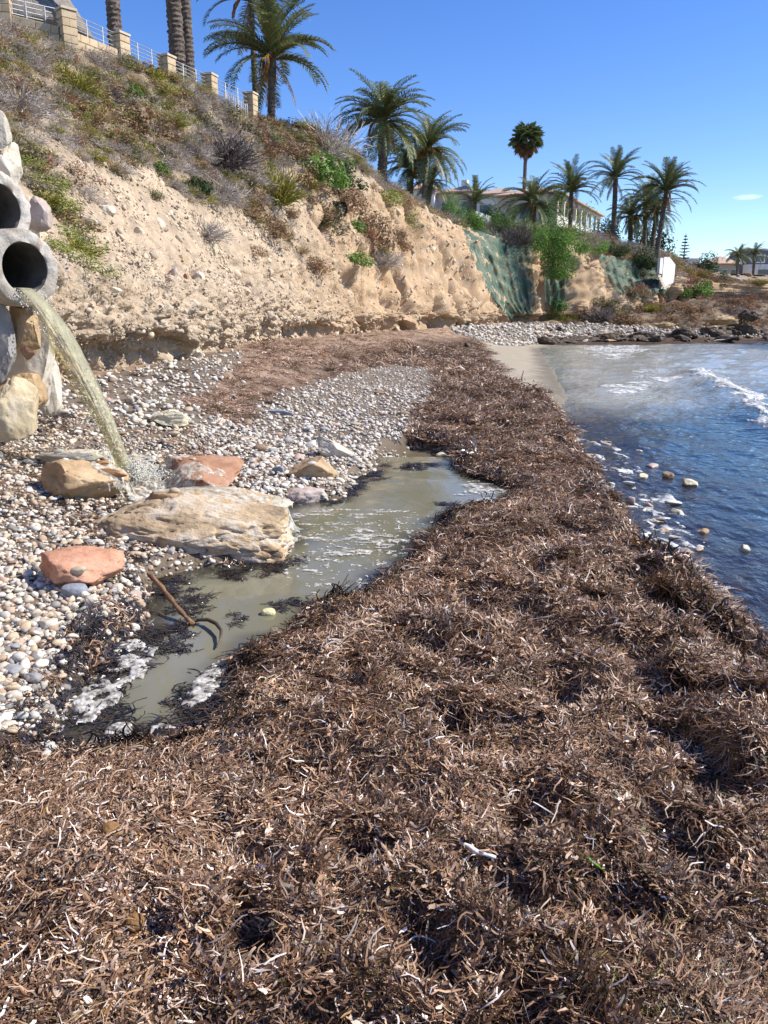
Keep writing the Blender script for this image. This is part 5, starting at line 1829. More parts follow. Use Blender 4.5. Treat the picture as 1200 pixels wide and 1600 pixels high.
def trunk_mesh(h, r0, r1, lean, seed):
    r = np.random.default_rng(seed)
    n, m = 14, max(10, int(h / .09))
    V = []
    for k in range(m + 1):
        f = k / m
        rad = r0 + (r1 - r0) * f + (.35 * r0 * math.exp(-f * 14))
        c = (lean[0] * f ** 1.4, lean[1] * f ** 1.4, h * f)
        for j in range(n):
            w = 2 * math.pi * (j + .5 * (k % 2)) / n
            q = rad * (1 + .13 * ((k % 2) * 2 - 1) * .5 + .10 * r.normal() * .6)
            V.append((c[0] + q * math.cos(w), c[1] + q * math.sin(w), c[2]))
    i = np.arange((m + 1) * n).reshape(m + 1, n)
    F = np.stack([i[:-1], np.roll(i, -1, 1)[:-1], np.roll(i, -1, 1)[1:], i[1:]], -1).reshape(-1, 4)
    return mk_mesh('trunk', np.array(V), F, M_trunk, False)


def date_palm(label, ub, vb, uc, vc, rpx, Yd, wpx, nf=34, dates=0, dead=4, seed=0, bottom=None, group='date palms on the cliff top', full=False):
    r = random.Random(seed + 50)
    b = at(ub, vb, Y=Yd)
    zb = bottom if bottom is not None else min(b.z, topz(b.x, b.y) - .1)
    c = at(uc, vc, Y=Yd)
    ppm = FPX / (Yd * 1.03)
    L = rpx / ppm * (1.08 if Yd < 50 else 1.18)
    h = c.z - zb
    t = thing('date_palm', label, 'palm tree', (b.x, b.y, zb), 0, group)
    wpx *= .82
    link('trunk', trunk_mesh(h, wpx / ppm / 2, wpx / ppm / 2 * .9, (c.x - b.x, 0), seed), t)
    top = Vector((c.x - b.x, 0, h))
    seqs = ['up', 'high', 'high', 'mid', 'mid', 'low', 'low', 'hang'] if full else ['up', 'up', 'high', 'high', 'mid', 'mid', 'low']
    nf = int(nf * 1.3)
    for k in range(nf):
        cls = seqs[k % len(seqs)]
        me = FR[cls][r.randrange(3)]
        link('frond', me, t, top + Vector((0, 0, r.uniform(-.08, .08))), (r.gauss(0, .12), r.gauss(0, .08), k * 2.39996 + r.gauss(0, .2)), L * r.uniform(.85, 1.1))
    for k in range(dead):
        link('frond', FR['dead'][k % 2], t, top - Vector((0, 0, .15)), (0, 0, r.uniform(0, 6.28)), L * r.uniform(.5, .7))['label'] = 'dry brown hanging frond'
    for k in range(dates):
        w = k * 2.4 + seed
        mb_ = MB()
        for q in range(9):
            a = w + r.gauss(0, .22)
            mb_.tube([(0, 0, 0), (.14 * math.cos(w), .14 * math.sin(w), .03), (.25 * math.cos(a), .25 * math.sin(a), -.06 - .05 * r.random()), (.28 * math.cos(a), .28 * math.sin(a), -.17 - .08 * r.random())], [.008, .008, .010, .012], 4)
        o = mb_.build('date_stalk', M_date, t, True)
        o.location = top
        o.scale = (L,) * 3
    return t


date_palm('tall slim date palm standing behind its twin at the fence end', 401, 190, 392, 2, 84, 43, 10, 30, 2, 3, 1)
date_palm('date palm with a wide open crown at the end of the fence', 424, 190, 426, 92, 92, 40, 14, 40, 2, 3, 2)
date_palm('dense bushy date palm with a stout trunk on the rim', 597, 285, 600, 190, 66, 52, 17, 60, 1, 6, 3, full=True)
date_palm('date palm with orange fruit stalks leaning right behind the bushy palm', 661, 312, 671, 232, 58, 60, 10, 44, 4, 5, 4, full=True)
date_palm('shorter dark date palm between the bushy palm and the fruiting palm', 640, 318, 642, 262, 44, 62, 12, 44, 2, 5, 5, full=True)
date_palm('low palm right beside the fruiting palm', 668, 318, 674, 285, 34, 61, 9, 30, 1, 2, 6, full=True)
date_palm('small trunkless palm in front of the white wing of the villa', 742, 330, 742, 318, 34, 74, 8, 26, 0, 0, 7, group=None)
date_palm('bushy date palm in front of the villa corner', 831, 352, 834, 318, 46, 80, 11, 40, 2, 3, 8, full=True)
date_palm('date palm standing before the white arcade', 890, 372, 893, 300, 42, 82, 8, 38, 1, 3, 9)
date_palm('tall straight date palm right of the villa', 957, 385, 962, 279, 40, 85, 9, 32, 1, 3, 10)
date_palm('tallest leaning date palm at the right end of the palm clump', 1026, 396, 1041, 300, 46, 84, 8, 40, 1, 4, 11)
date_palm('short orange tinged date palm in the palm clump', 984, 392, 986, 338, 36, 88, 9, 36, 4, 6, 12, full=True)
date_palm('date palm half hidden in the middle of the clump', 1006, 392, 1009, 312, 40, 91, 8, 36, 1, 5, 13, full=True)
date_palm('date palm just left of the leaning palm', 1018, 394, 1026, 332, 34, 88, 8, 34, 1, 5, 14, full=True)
date_palm('left palm of the distant pair beside the modern house', 1152, 428, 1153, 400, 19, 150, 5, 30, 0, 3, 15, full=True, group='pair of far palms')
date_palm('right palm of the distant pair beside the modern house', 1177, 430, 1179, 397, 18, 152, 5, 28, 0, 2, 16, full=True, group='pair of far palms')


def fan_leaf(seed, dead=False):
    r = np.random.default_rng(seed)
    pal = np.array([(.28, .19, .10), (.20, .13, .07)] if dead else [(.14, .18, .065), (.18, .22, .085), (.10, .14, .05)])
    V, T, C = [], [], []
    V += [(0, -.012, 0), (0, .012, 0), (.5, 0, .06)]
    T.append([0, 1, 2])
    C += [pal[0]] * 3
    for k in range(17):
        a = -1.9 + 3.8 * k / 16
        ln = .5 * (1 - .12 * abs(a)) * r.uniform(.9, 1.1)
        d = np.array([math.cos(a), math.sin(a), 0])
        s = np.array([-math.sin(a), math.cos(a), 0])
        o = np.array([.48, 0, .06])
        i = len(V)
        V += [o, o + d * ln * .55 + s * .05 + np.array([0, 0, .03]), o + d * ln + np.array([0, 0, -.16 * r.uniform(.5, 1.3)]), o + d * ln * .55 - s * .05 + np.array([0, 0, .03])]
        T += [[i, i + 1, i + 2], [i, i + 2, i + 3]]
        C += [pal[r.integers(len(pal))] * r.uniform(.8, 1.2)] * 4
    return mk_mesh('fan_leaf', np.array(V), np.array(T), M_fr, False, dict(tint=np.array(C)))


FAN = [fan_leaf(1100 + i) for i in range(3)]
FAND = [fan_leaf(1110 + i, True) for i in range(2)]


def fan_palm(label, ub, vb, Yd, h, wpx, lean=0, cr=1.7, seed=0, group=None, nl=38, nd=26):
    b = at(ub, vb, Y=Yd)
    zb = min(b.z, topz(b.x, b.y) - .2)
    h += b.z - zb
    ppm = FPX / (Yd * 1.03)
    t = thing('fan_palm', label, 'palm tree', (b.x, b.y, zb), 0, group)
    link('trunk', trunk_mesh(h, wpx / ppm / 2, wpx / ppm / 2 * .8, (lean, 0), seed), t)
    r = random.Random(seed)
    top = Vector((lean, 0, h))
    for k in range(nl + nd):
        deadl = k >= nl
        e = r.uniform(-1.3, -.45) if deadl else (1.35 - 1.75 * (k / nl))
        link('fan_leaf', (FAND if deadl else FAN)[r.randrange(2)], t, top + Vector((0, 0, -.25 if deadl else 0)), (r.gauss(0, .4), -e, k * 2.39996 + r.gauss(0, .2)), cr * r.uniform(.85, 1.1) * (.75 if deadl else 1))
    return t


fan_palm('thick grey palm trunk behind the first fence pillar, its crown above the frame', 183, 88, 32, 11, 19, -.1, 1.9, 1, 'fan palms behind the fence')
fan_palm('thick shaggy palm trunk, left one of the close pair behind the fence', 280, 122, 35, 11, 21, -.25, 1.9, 2, 'fan palms behind the fence')
fan_palm('slimmer palm trunk, right one of the close pair behind the fence', 297, 126, 37, 11.5, 15, -.1, 1.9, 3, 'fan palms behind the fence')
fan_palm('fan palm with a brown skirt rising above the villa roof', 817, 345, 97, 8.6, 6, .0, 2.25, 4, None, 46, 34)

# ------------------------------------------------------------------ fence and block wall at the top left
M_blk = mat('sand_block', [(.44, .33, .20), (.56, .45, .30)], scale=4, bump=.5, bscale=30, random_tint=.12)
M_cap = mat('pillar_cap', [(.50, .41, .29), (.58, .50, .38)], scale=4, bump=.4)
M_mort = mat('mortar', [(.34, .28, .2), (.42, .36, .27)], scale=10)
M_steel = mat('galvanised_rail', [(.36, .37, .38), (.46, .47, .48)], rough=.45, bump=0, spec=.6)
for m_ in (M_steel,):
    m_.node_tree.nodes['Principled BSDF'].inputs['Metallic'].default_value = .4
FP = [(8, 42, 27.0), (107, 66, 27.4), (190, 98, 29.6), (262, 121, 31.5), (329, 156, 34.2), (393, 190, 37.4)]
FPT = [(8, -8), (107, 14), (190, 52), (262, 87), (329, 116), (393, 145)]
base = [at(u, v, Y=yy) for u, v, yy in FP]
tops = [at(u, v, Y=yy).z for (u, v), (_, _, yy) in zip(FPT, FP)]
blk = {}


def block(w, d, h):
    k = (round(w, 2), round(d, 2), round(h, 2))
    if k not in blk:
        a, b, c = w / 2, d / 2, h / 2
        e = .012
        V, F = [], []
        for s, q in ((-c, e), (-c + e, 0), (c - e, 0), (c, e)):
            V += [(-a + q, -b + q, s), (a - q, -b + q, s), (a - q, b - q, s), (-a + q, b - q, s)]
        for i in range(3):
            for j in range(4):
                F.append([4 * i + j, 4 * i + (j + 1) % 4, 4 * i + 4 + (j + 1) % 4, 4 * i + 4 + j])
        F += [[3, 2, 1, 0], [12, 13, 14, 15]]
        blk[k] = mk_mesh('brick', np.array(V), np.array(F), M_blk, False)
    return blk[k]


PN = ['leftmost sand coloured block pillar, cut by the frame', 'sand coloured block pillar beside the thatched roof', 'sand coloured block pillar beside the first tall palm trunk', 'sand coloured block pillar left of the close pair of trunks', 'sand coloured block pillar half way down the fence', 'last sand coloured block pillar, beside the twin palms']
for i, (b, tz) in enumerate(zip(base, tops)):
    d = (base[min(i + 1, 5)] - base[max(i - 1, 0)])
    rz_ = math.atan2(d.y, d.x)
    z0 = min(b.z, topz(b.x, b.y)) - .5
    t = thing('fence_pillar', PN[i], 'pillar', (b.x, b.y, z0), rz_, 'fence pillars along the cliff top')
    H = tz - z0
    n = max(3, round((H - .08) / .24))
    ch = (H - .08) / n
    w = .46
    MB().box((0, 0, H / 2 - .05), (w - .06, w - .06, H - .12)).build('core', M_mort, t)
    for k in range(n):
        z = (k + .5) * ch
        if k % 2:
            for s in (-1, 1):
                link('brick', block(w / 2 - .006, w, ch - .014), t, (s * w / 4, 0, z))
        else:
            for s in (-1, 1):
                link('brick', block(w, w / 2 - .006, ch - .014), t, (0, s * w / 4, z))
    MB().box((0, 0, H - .035), (w + .06, w + .06, .07)).build('cap', M_cap, t)
for i in range(5):
    a, b = base[i], base[i + 1]
    d = b - a
    ln = Vector((d.x, d.y, 0)).length
    rz_ = math.atan2(d.y, d.x)
    if i < 2:
        H = (tops[i] - a.z) * .42 if i == 0 else .34
        zl = min(a.z, b.z) - .6
        t = thing('block_wall', ['low wall of sand coloured blocks left of the thatched roof', 'short low block wall between the second and third pillars'][i], 'wall', (a.x, a.y, zl), rz_, None)
        slope = d.z / ln
        nb = max(2, round((ln - .5) / .42))
        bw = (ln - .5) / nb
        nc = max(2, round((H + .6) / .22))
        chh = (H + .6) / nc
        lift = a.z - zl - .6
        mbk = MB()
        V = [(.24, -.08, lift - .3), (ln - .24, -.08, lift - .3 + slope * ln), (ln - .24, -.08, lift + H + .6 - .03 + slope * ln), (.24, -.08, lift + H + .6 - .03)]
        V2 = [(x, .08, z) for x, _, z in V]
        mbk.quad(*V)
        mbk.quad(*V2[::-1])
        mbk.quad(V[3], V[2], V2[2], V2[3])
        mbk.build('core', M_mort, t)
        for c_ in range(nc):
            for k in range(nb + (c_ % 2)):
                x = .25 + (k + .5 - .5 * (c_ % 2)) * bw
                w = bw - .014
                if c_ % 2 and k in (0, nb):
                    w = bw / 2 - .014
                    x += bw / 4 * (1 if k == 0 else -1)
                link('brick', block(w, .22, chh - .014), t, (x, 0, lift + (c_ + .5) * chh + slope * x), (0, -math.atan(slope), 0))
    t = thing('railing', 'galvanised tube railing %s' % ['on the block wall at the upper left corner', 'between the thatched roof pillar and the first palm trunk', 'in front of the brown bush at the fence', 'in front of the close pair of palm trunks', 'at the lower end of the fence'][i], 'railing', (a.x, a.y, a.z), 0, 'railings between the fence pillars')
    h0, h1 = tops[i] - a.z, tops[i + 1] - a.z
    for k in range(5):
        f = .34 + .15 * k
        p0, p1 = Vector((0, 0, h0 * f)), Vector((d.x, d.y, d.z + (tops[i + 1] - b.z) * f))
        MB().tube([p0 + (p1 - p0) * .06, p0 + (p1 - p0) * .94], .014, 6).build('rail', M_steel, t, True)
    for f in (.36, .66):
        p = Vector((d.x, d.y, d.z)) * f
        MB().tube([p - Vector((0, 0, .3)), p + Vector((0, 0, .95 * (h0 * (1 - f) + (tops[i + 1] - b.z) * f)))], .022, 6).build('post', M_steel, t, True)
# wire screen and slats at the lower end
a, b = base[4], base[5]
d = b - a
t = thing('wire_fence', 'sagging wire and slat screen left of the last pillar', 'fence', (a.x, a.y, a.z - .3), 0)
for k in range(14):
    f = .30 + .66 * k / 13
    MB().box((d.x * f + .05, d.y * f + .12, d.z * f + .45), (.05, .02, .95 + .1 * math.sin(k * 2.3)), .6).build('slat', M_steel if k % 3 else M_mort, t)
for k in range(3):
    MB().tube([(d.x * .25, d.y * .25 + .12, d.z * .25 + .25 + .32 * k), (d.x, d.y + .12, d.z + .2 + .32 * k)], .012, 5).build('wire', M_steel, t)
# thatched shelter and house
M_th = mat('thatch', [(.13, .11, .09), (.25, .22, .19), (.34, .31, .27)], scale=6, stretch=(1, 1, .3), bump=1, bscale=30, bdist=.05)
M_plas = mat('cream_plaster', [(.50, .43, .32), (.56, .49, .38)], scale=3, bump=.15)
M_glass = mat('window_glass', [(.03, .04, .05), (.06, .07, .08)], rough=.1, bump=0, spec=.6)
M_wht = mat('white_render', [(.56, .52, .46), (.72, .70, .66), (.79, .78, .75)], scale=1.3, stretch=(1, 1, .4), bump=.3, bscale=8)
tip = at(138, 50, Y=33)
c = Vector((tip.x - 2.9, 33.4, 0))
g0 = topz(c.x, c.y)
t = thing('thatched_house', 'house with a steep dark thatched roof behind the block wall', 'house', (c.x, c.y, g0))
eave = tip.z - g0
MB().box((-1.6, .4, eave * .5 + .3), (7.4, 3.0, eave + .6)).build('wall', M_plas, t)
w_ = MB().box((-.6, -1.13, eave * .62), (2.6, .08, 1.3)).build('window', M_wht, t)
MB().box((-1.22, -1.18, eave * .62), (1.15, .04, 1.12)).box((.02, -1.18, eave * .62), (1.15, .04, 1.12)).build('pane', M_glass, w_)
V, n = [], 48
for k, (rr, z) in enumerate([(.05, 3.9), (.8, 3.1), (1.8, 1.75), (2.6, .55), (2.92, .02), (2.86, -.16), (2.2, .35), (.3, 2.9)]):
    for j in range(n):
        q_ = 2 * math.pi * j / n
        q = rr * (1 + .012 * math.sin(j * 7.1 + k))
        V.append((q * math.cos(q_), q * math.sin(q_) * .9, eave + z + .025 * math.sin(j * 5.3)))
i = np.arange(8 * n).reshape(8, n)
F = np.stack([i[:-1], np.roll(i, -1, 1)[:-1], np.roll(i, -1, 1)[1:], i[1:]], -1).reshape(-1, 4)
link('roof', mk_mesh('roof', np.array(V), F, M_th, True), t)

# low white walls and black drain stub on the rim
for i, (u0, u1, vt, vb, Yd, lab) in enumerate([(619, 641, 306, 324, 58, 'left of the two low white garden walls on the rim'), (650, 671, 314, 334, 61, 'right of the two low white garden walls on the rim'), (744, 768, 330, 348, 72, 'white sloping garden wall behind the green bushes')]):
    a, b = at(u0, vt, Y=Yd), at(u1, vt + 8, Y=Yd + 1.2)
    zb = topz((a.x + b.x) / 2, (a.y + b.y) / 2) - .3
    mbk = MB()
    top = [(a.x, a.y, a.z), (b.x, b.y, b.z), (b.x, b.y + .25, b.z), (a.x, a.y + .25, a.z)]
    bot = [(x, y, min(zb, z - .6)) for x, y, z in top]
    mbk.quad(*top)
    for k in range(4):
        mbk.quad(bot[k], bot[(k + 1) % 4], top[(k + 1) % 4], top[k])
    tag(mbk.build('garden_wall', M_wht), lab, 'wall')
p, n = hit(527, 328)
M_blackp = mat('black_plastic', [(.012, .012, .013), (.03, .03, .03)], rough=.5, bump=.1)
mbk = MB()
dv_ = Vector((.75, -.65, -.1)).normalized()
pt_ = p - dv_ * .4 + Vector((0, 0, .05))
mbk.tube([pt_, pt_ + dv_ * .75], .34, 18, False).tube([pt_ + dv_ * .75, pt_ + dv_ * .76], [.36, .34], 18, False)
mbk.tube([pt_ + dv_ * .75, pt_ + dv_ * .1], .29, 18, True)
tag(mbk.build('drain_stub', M_blackp, None, True), 'black plastic drain stub sticking out of the slope', 'pipe')

# ------------------------------------------------------------------ green slope netting
M_net = bpy.data.materials.new('green_netting')
M_net.use_nodes = True
n_, l_ = M_net.node_tree.nodes, M_net.node_tree.links
b = n_['Principled BSDF']
b.inputs['Roughness'].default_value = .8
tc = n_.new('ShaderNodeTexCoord')
nz = n_.new('ShaderNodeTexNoise')
nz.inputs['Scale'].default_value = 1.5
nz.inputs['Detail'].default_value = 7
mp_ = n_.new('ShaderNodeMapping')
mp_.inputs['Scale'].default_value = (1.6, 1.6, .28)
l_.new(tc.outputs['Object'], mp_.inputs['Vector'])
l_.new(mp_.outputs[0], nz.inputs['Vector'])
rp = n_.new('ShaderNodeValToRGB')
rp.color_ramp.elements[0].position, rp.color_ramp.elements[0].color = .38, (.018, .085, .06, 1)
rp.color_ramp.elements[1].position, rp.color_ramp.elements[1].color = .62, (.08, .21, .155, 1)
l_.new(nz.outputs['Fac'], rp.inputs['Fac'])
l_.new(rp.outputs[0], b.inputs['Base Color'])
tr = n_.new('ShaderNodeBsdfTransparent')
mr = n_.new('ShaderNodeMapRange')
mr.inputs['From Min'].default_value, mr.inputs['From Max'].default_value = .35, .7
mr.inputs['To Min'].default_value, mr.inputs['To Max'].default_value = .22, .72
l_.new(nz.outputs['Fac'], mr.inputs['Value'])
mx = n_.new('ShaderNodeMixShader')
l_.new(mr.outputs[0], mx.inputs[0])
l_.new(b.outputs[0], mx.inputs[1])
l_.new(tr.outputs[0], mx.inputs[2])
l_.new(mx.outputs[0], n_['Material Output'].inputs['Surface'])


def net(label, left, right, seed, off=.22, fold=.42, nf=9):
    """netting hung over the cliff between a left and a right edge (sighted top to bottom)"""
    NU, NV = 70, 60
    lf, rt = np.array(left, float), np.array(right, float)
    tl = np.linspace(0, 1, NV)
    L_ = np.stack([np.interp(tl, np.linspace(0, 1, len(lf)), lf[:, k]) for k in (0, 1)], 1)
    R_ = np.stack([np.interp(tl, np.linspace(0, 1, len(rt)), rt[:, k]) for k in (0, 1)], 1)
    D = np.zeros((NV, NU))
    UV = np.zeros((NV, NU, 2))
    for i in range(NV):
        for j in range(NU):
            s = j / (NU - 1)
            e = 6 * math.sin(s * 11 + seed) * (i > NV - 8) * (i - NV + 8) / 8
            uv = L_[i] * (1 - s) + R_[i] * s + np.array([0, e])
            UV[i, j] = uv
            p, n = hit(*uv)
            D[i, j] = (p - Vector((0, 0, EYE))).dot(Vector((0, 1, 0))) if p is not None else np.nan
    for i in range(NV):
        row = D[i]
        ok = ~np.isnan(row) & (row < np.nanmedian(row) * 1.3)
        D[i] = np.interp(np.arange(NU), np.arange(NU)[ok], row[ok]) if ok.sum() > 3 else (D[i - 1] if i else np.full(NU, 66.0))
    for _ in range(6):
        Q = np.pad(D, 1, mode='edge')
        D = (Q[:-2, 1:-1] + Q[2:, 1:-1] + Q[1:-1, :-2] + Q[1:-1, 2:] + 2 * D) / 6
    V = []
    for i in range(NV):
        for j in range(NU):
            s = j / (NU - 1)
            f = fold * (math.sin(s * nf * 6.28 + 2.2 * float(vn(s * 3, i / NV * 1.5, seed, 5))) * .6 + .8 * float(vn(s * 9, i / NV * 2, seed, 6))) * (.4 + .6 * i / NV)
            p = at(UV[i, j, 0], UV[i, j, 1], Y=D[i, j] - off - .3 + f)
            V.append(tuple(p))
    return tag(link('slope_netting', mk_mesh('slope_netting', np.array(V), grid_faces(NV, NU), M_net, True)), label, 'netting', 'green netting hung over the cliff')


net('large pleated green netting hanging below the villa bushes', [(722, 352), (738, 400), (770, 470), (800, 500)], [(830, 372), (832, 420), (836, 470), (838, 492)], 1, nf=8)
net('narrow dark green netting under the big drooping bush', [(848, 415), (850, 440), (852, 465), (853, 480)], [(884, 418), (884, 440), (883, 465), (880, 485)], 2, nf=3)
net('wide green netting on the bluff right of the bare tan face', [(935, 398), (945, 425), (955, 445), (965, 462)], [(1040, 412), (1043, 430), (1045, 448), (1046, 462)], 3, nf=9)

# ------------------------------------------------------------------ villa
M_terra = mat('clay_tiles', [(.40, .25, .17), (.52, .36, .26), (.56, .43, .34)], scale=3, bump=.6, bscale=14)
M_beige = mat('beige_render', [(.50, .42, .31), (.56, .48, .37)], scale=2, bump=.15)
M_blue = mat('blue_shutter', [(.12, .18, .30), (.16, .23, .36)], bump=0)
C0 = at(873, 302, Y=88)
zg = 8.5
eh = C0.z - zg
e1 = Vector((.44, .90, 0)).normalized()
v = thing('villa', 'white villa with a two storey arcade and clay roofs on the cliff top', 'villa', (C0.x, C0.y, zg), math.atan2(e1.y, e1.x))
NB, bw, LN = 8, 2.85, 22.8
h1 = eh * .47
MB().box((LN / 2, 4.2, eh / 2), (LN, 5.0, eh - .02)).build('wall', M_beige, v)
MB().box((-.11, 2.4, eh / 2), (.22, 4.8, eh)).build('end_wall', M_beige, v)
MB().box((LN / 2, .85, h1), (LN, 1.7, .28)).build('floor_slab', M_wht, v)
MB().box((LN / 2, .2, eh - .18), (LN, .4, .36)).build('beam', M_wht, v)
arch = None
for k in range(NB):
    if arch is None:
        mbk = MB()
        w, H, ra = bw, h1 - .14, .85
        na = 10
        zs = H - .35 - ra
        for y0, y1 in ((0.0, .3),):
            for sx_ in (-1, 1):
                mbk.box((sx_ * (w / 2 + ra) / 2, .15, H / 2), (w / 2 - ra, .3, H))
            for q in range(na):
                a0, a1 = math.pi * q / na, math.pi * (q + 1) / na
                p0, p1 = (ra * math.cos(a0), zs + ra * math.sin(a0)), (ra * math.cos(a1), zs + ra * math.sin(a1))
                for yy in (0, .3):
                    mbk.quad((p0[0], yy, p0[1]), (p0[0], yy, H), (p1[0], yy, H), (p1[0], yy, p1[1]))
                mbk.quad((p0[0], 0, p0[1]), (p1[0], 0, p1[1]), (p1[0], .3, p1[1]), (p0[0], .3, p0[1]))
        arch = mbk.mesh('arch', M_wht)
        mcol = MB().box((0, .15, (eh - h1) / 2), (.30, .30, eh - h1 - .3)).box((0, .15, eh - h1 - .5), (.44, .38, .16)).mesh('column', M_wht)
        mbal = MB().box((0, .12, .32), (bw - .31, .12, .62)).box((0, .12, .70), (bw - .31, .2, .08)).mesh('balustrade', M_wht)
        mdoor = MB().box((0, 0, 0), (1.5, .08, 1.9)).mesh('window', M_blue)
        mpane = MB().box((-.36, -.05, 0), (.62, .03, 1.6)).box((.36, -.05, 0), (.62, .03, 1.6)).mesh('pane', M_glass)
    x = (k + .5) * bw
    link('arch', arch, v, (x, 0, 0))
    link('column', mcol, v, (k * bw + .15, 0, h1 + .0))
    link('balustrade', mbal, v, (x, 0, h1 + .14))
    w_ = link('window', mdoor, v, (x, 1.66, h1 + 1.1))
    link('pane', mpane, w_)
    w_ = link('window', mdoor, v, (x, 1.66, 1.1))
    link('pane', mpane, w_)
link('column', mcol, v, (LN - .15, 0, h1))


def hip(name, x0, x1, y0, y1, z, rise, parent, th=.14):
    mbk = MB()
    ins = min(x1 - x0, y1 - y0) / 2
    if x1 - x0 > y1 - y0:
        r0, r1 = (x0 + ins, (y0 + y1) / 2, z + rise), (x1 - ins, (y0 + y1) / 2, z + rise)
    else:
        r0, r1 = ((x0 + x1) / 2, y0 + ins, z + rise), ((x0 + x1) / 2, y1 - ins, z + rise)
    a, b, c, d = (x0, y0, z), (x1, y0, z), (x1, y1, z), (x0, y1, z)
    if x1 - x0 > y1 - y0:
        mbk.quad(a, b, r1, r0).quad(c, d, r0, r1).tri(b, c, r1).tri(d, a, r0)
    else:
        mbk.tri(a, b, r0).tri(c, d, r1).quad(b, c, r1, r0).quad(d, a, r0, r1)
    mbk.box(((x0 + x1) / 2, (y0 + y1) / 2, z - th / 2 - .002), (x1 - x0 - .02, y1 - y0 - .02, th))
    return mbk.build(name, M_terra, parent)


rf = hip('roof', -.5, LN + .5, -.5, 7.2, eh + .16, 1.1, v)
MB().box((6, 4.5, eh + 1.3), (.8, .8, 1.5)).build('chimney', M_wht, rf)
MB().box((13, 4.5, eh + 1.3), (.7, .7, 1.4)).build('chimney', M_wht, rf)
for y in (1.3, 3.5):
    w_ = MB().box((-.24, y, h1 + 1.15), (.06, 1.2, 1.3)).build('window', M_blue, v)
    MB().box((-.275, y - .28, h1 + 1.15), (.03, .48, 1.1)).box((-.275, y + .28, h1 + 1.15), (.03, .48, 1.1)).build('pane', M_glass, w_)
# stepped wings to the left
MB().box((4.3, 7.5, eh * .54), (6.0, 5.4, eh * 1.08)).build('wing_wall', M_wht, v)
MB().box((5.3, 12.4, eh * .60), (6.0, 5.2, eh * 1.2)).build('wing_wall', M_beige, v)
MB().box((4.2, 16.6, eh * .64), (6.0, 3.6, eh * 1.28)).build('wing_wall', M_wht, v)
hip('roof', .9, 7.7, 4.9, 10.6, eh * 1.08 + .16, .9, v)
r2 = hip('roof', 1.9, 8.7, 9.4, 15.4, eh * 1.2 + .16, 1.0, v)
hip('roof', .8, 7.6, 14.5, 18.9, eh * 1.28 + .16, .9, v)
MB().box((5.4, 12.6, eh * 1.2 + 1.1), (.7, .7, 1.4)).build('chimney', M_wht, r2)
for x, y, q_ in ((1.25, 6.3, .78), (1.25, 8.6, .78), (2.25, 11.2, .9), (2.25, 13.6, .9)):
    w_ = MB().box((x, y, eh * q_), (.06, 1.25, 1.35)).build('window', M_blue, v)
    MB().box((x - .035, y - .3, eh * q_), (.03, .5, 1.1)).box((x - .035, y + .3, eh * q_), (.03, .5, 1.1)).build('pane', M_glass, w_)

# white stair wall at the end of the bluff
a, b = at(1038, 400, Y=77.5), at(1056, 406, Y=80.5)
zb = at(1045, 448, Y=79).z
t = thing('stair_wall', 'tall white wall with a tan flight of steps at the end of the bluff', 'wall', (a.x, a.y, zb - .3), math.atan2((b - a).y, (b - a).x))
ln = (b - a).length
H = a.z - zb + .3
mbk = MB()
pr = [(0, 0), (ln, 0), (ln, H * .80), (ln * .45, H), (0, H * .97)]
for y in (0, .3):
    i = len(mbk.v)
    mbk.v += [(x, y, z) for x, z in pr]
    mbk.t += [[i, i + 1, i + 2], [i, i + 2, i + 3], [i, i + 3, i + 4]]
for k in range(5):
    (x0, z0), (x1, z1) = pr[k], pr[(k + 1) % 5]
    mbk.quad((x0, 0, z0), (x1, 0, z1), (x1, .3, z1), (x0, .3, z0))
mbk.build('wall', M_wht, t)
MB().box((-.46, .17, H * .70), (.90, .24, H * .46)).build('side_wall', M_wht, t)
for k in range(9):
    MB().box((-.45, .55 - .12 * (8 - k), k * .22 + .11), (.84, .12, .22 + .002 * k)).build('step', M_beige, t)

# ------------------------------------------------------------------ far houses and trees
def house(name, label, u0, u1, vt, vb, Yd, dep, m, roofm=None, flat=True, wins=3):
    a, b = at(u0, vb, Y=Yd), at(u1, vb, Y=Yd)
    H = at(u0, vt, Y=Yd).z - a.z
    zb = min(a.z, topz(a.x, a.y)) - .5
    H += a.z - zb
    w = b.x - a.x
    t = thing(name, label, 'house', (a.x, Yd, zb))
    MB().box((w / 2, dep / 2, H / 2), (w, dep, H)).build('wall', m, t)
    if flat:
        MB().box((w / 2, dep / 2, H + .15), (w + .5, dep + .5, .3)).build('roof', m if roofm is None else roofm, t)
    else:
        o = hip('roof', -.5, w + .5, -.5, dep + .5, H + .15, 1.5, t)
    for k in range(wins):
        x = (k + .5) * w / wins
        q = MB().box((x, -.03, H - 1.6), (w / wins * .6, .06, 1.5)).build('window', M_wht, t)
        MB().box((x, -.07, H - 1.6), (w / wins * .5, .03, 1.2)).build('pane', M_glass, q)
    return t


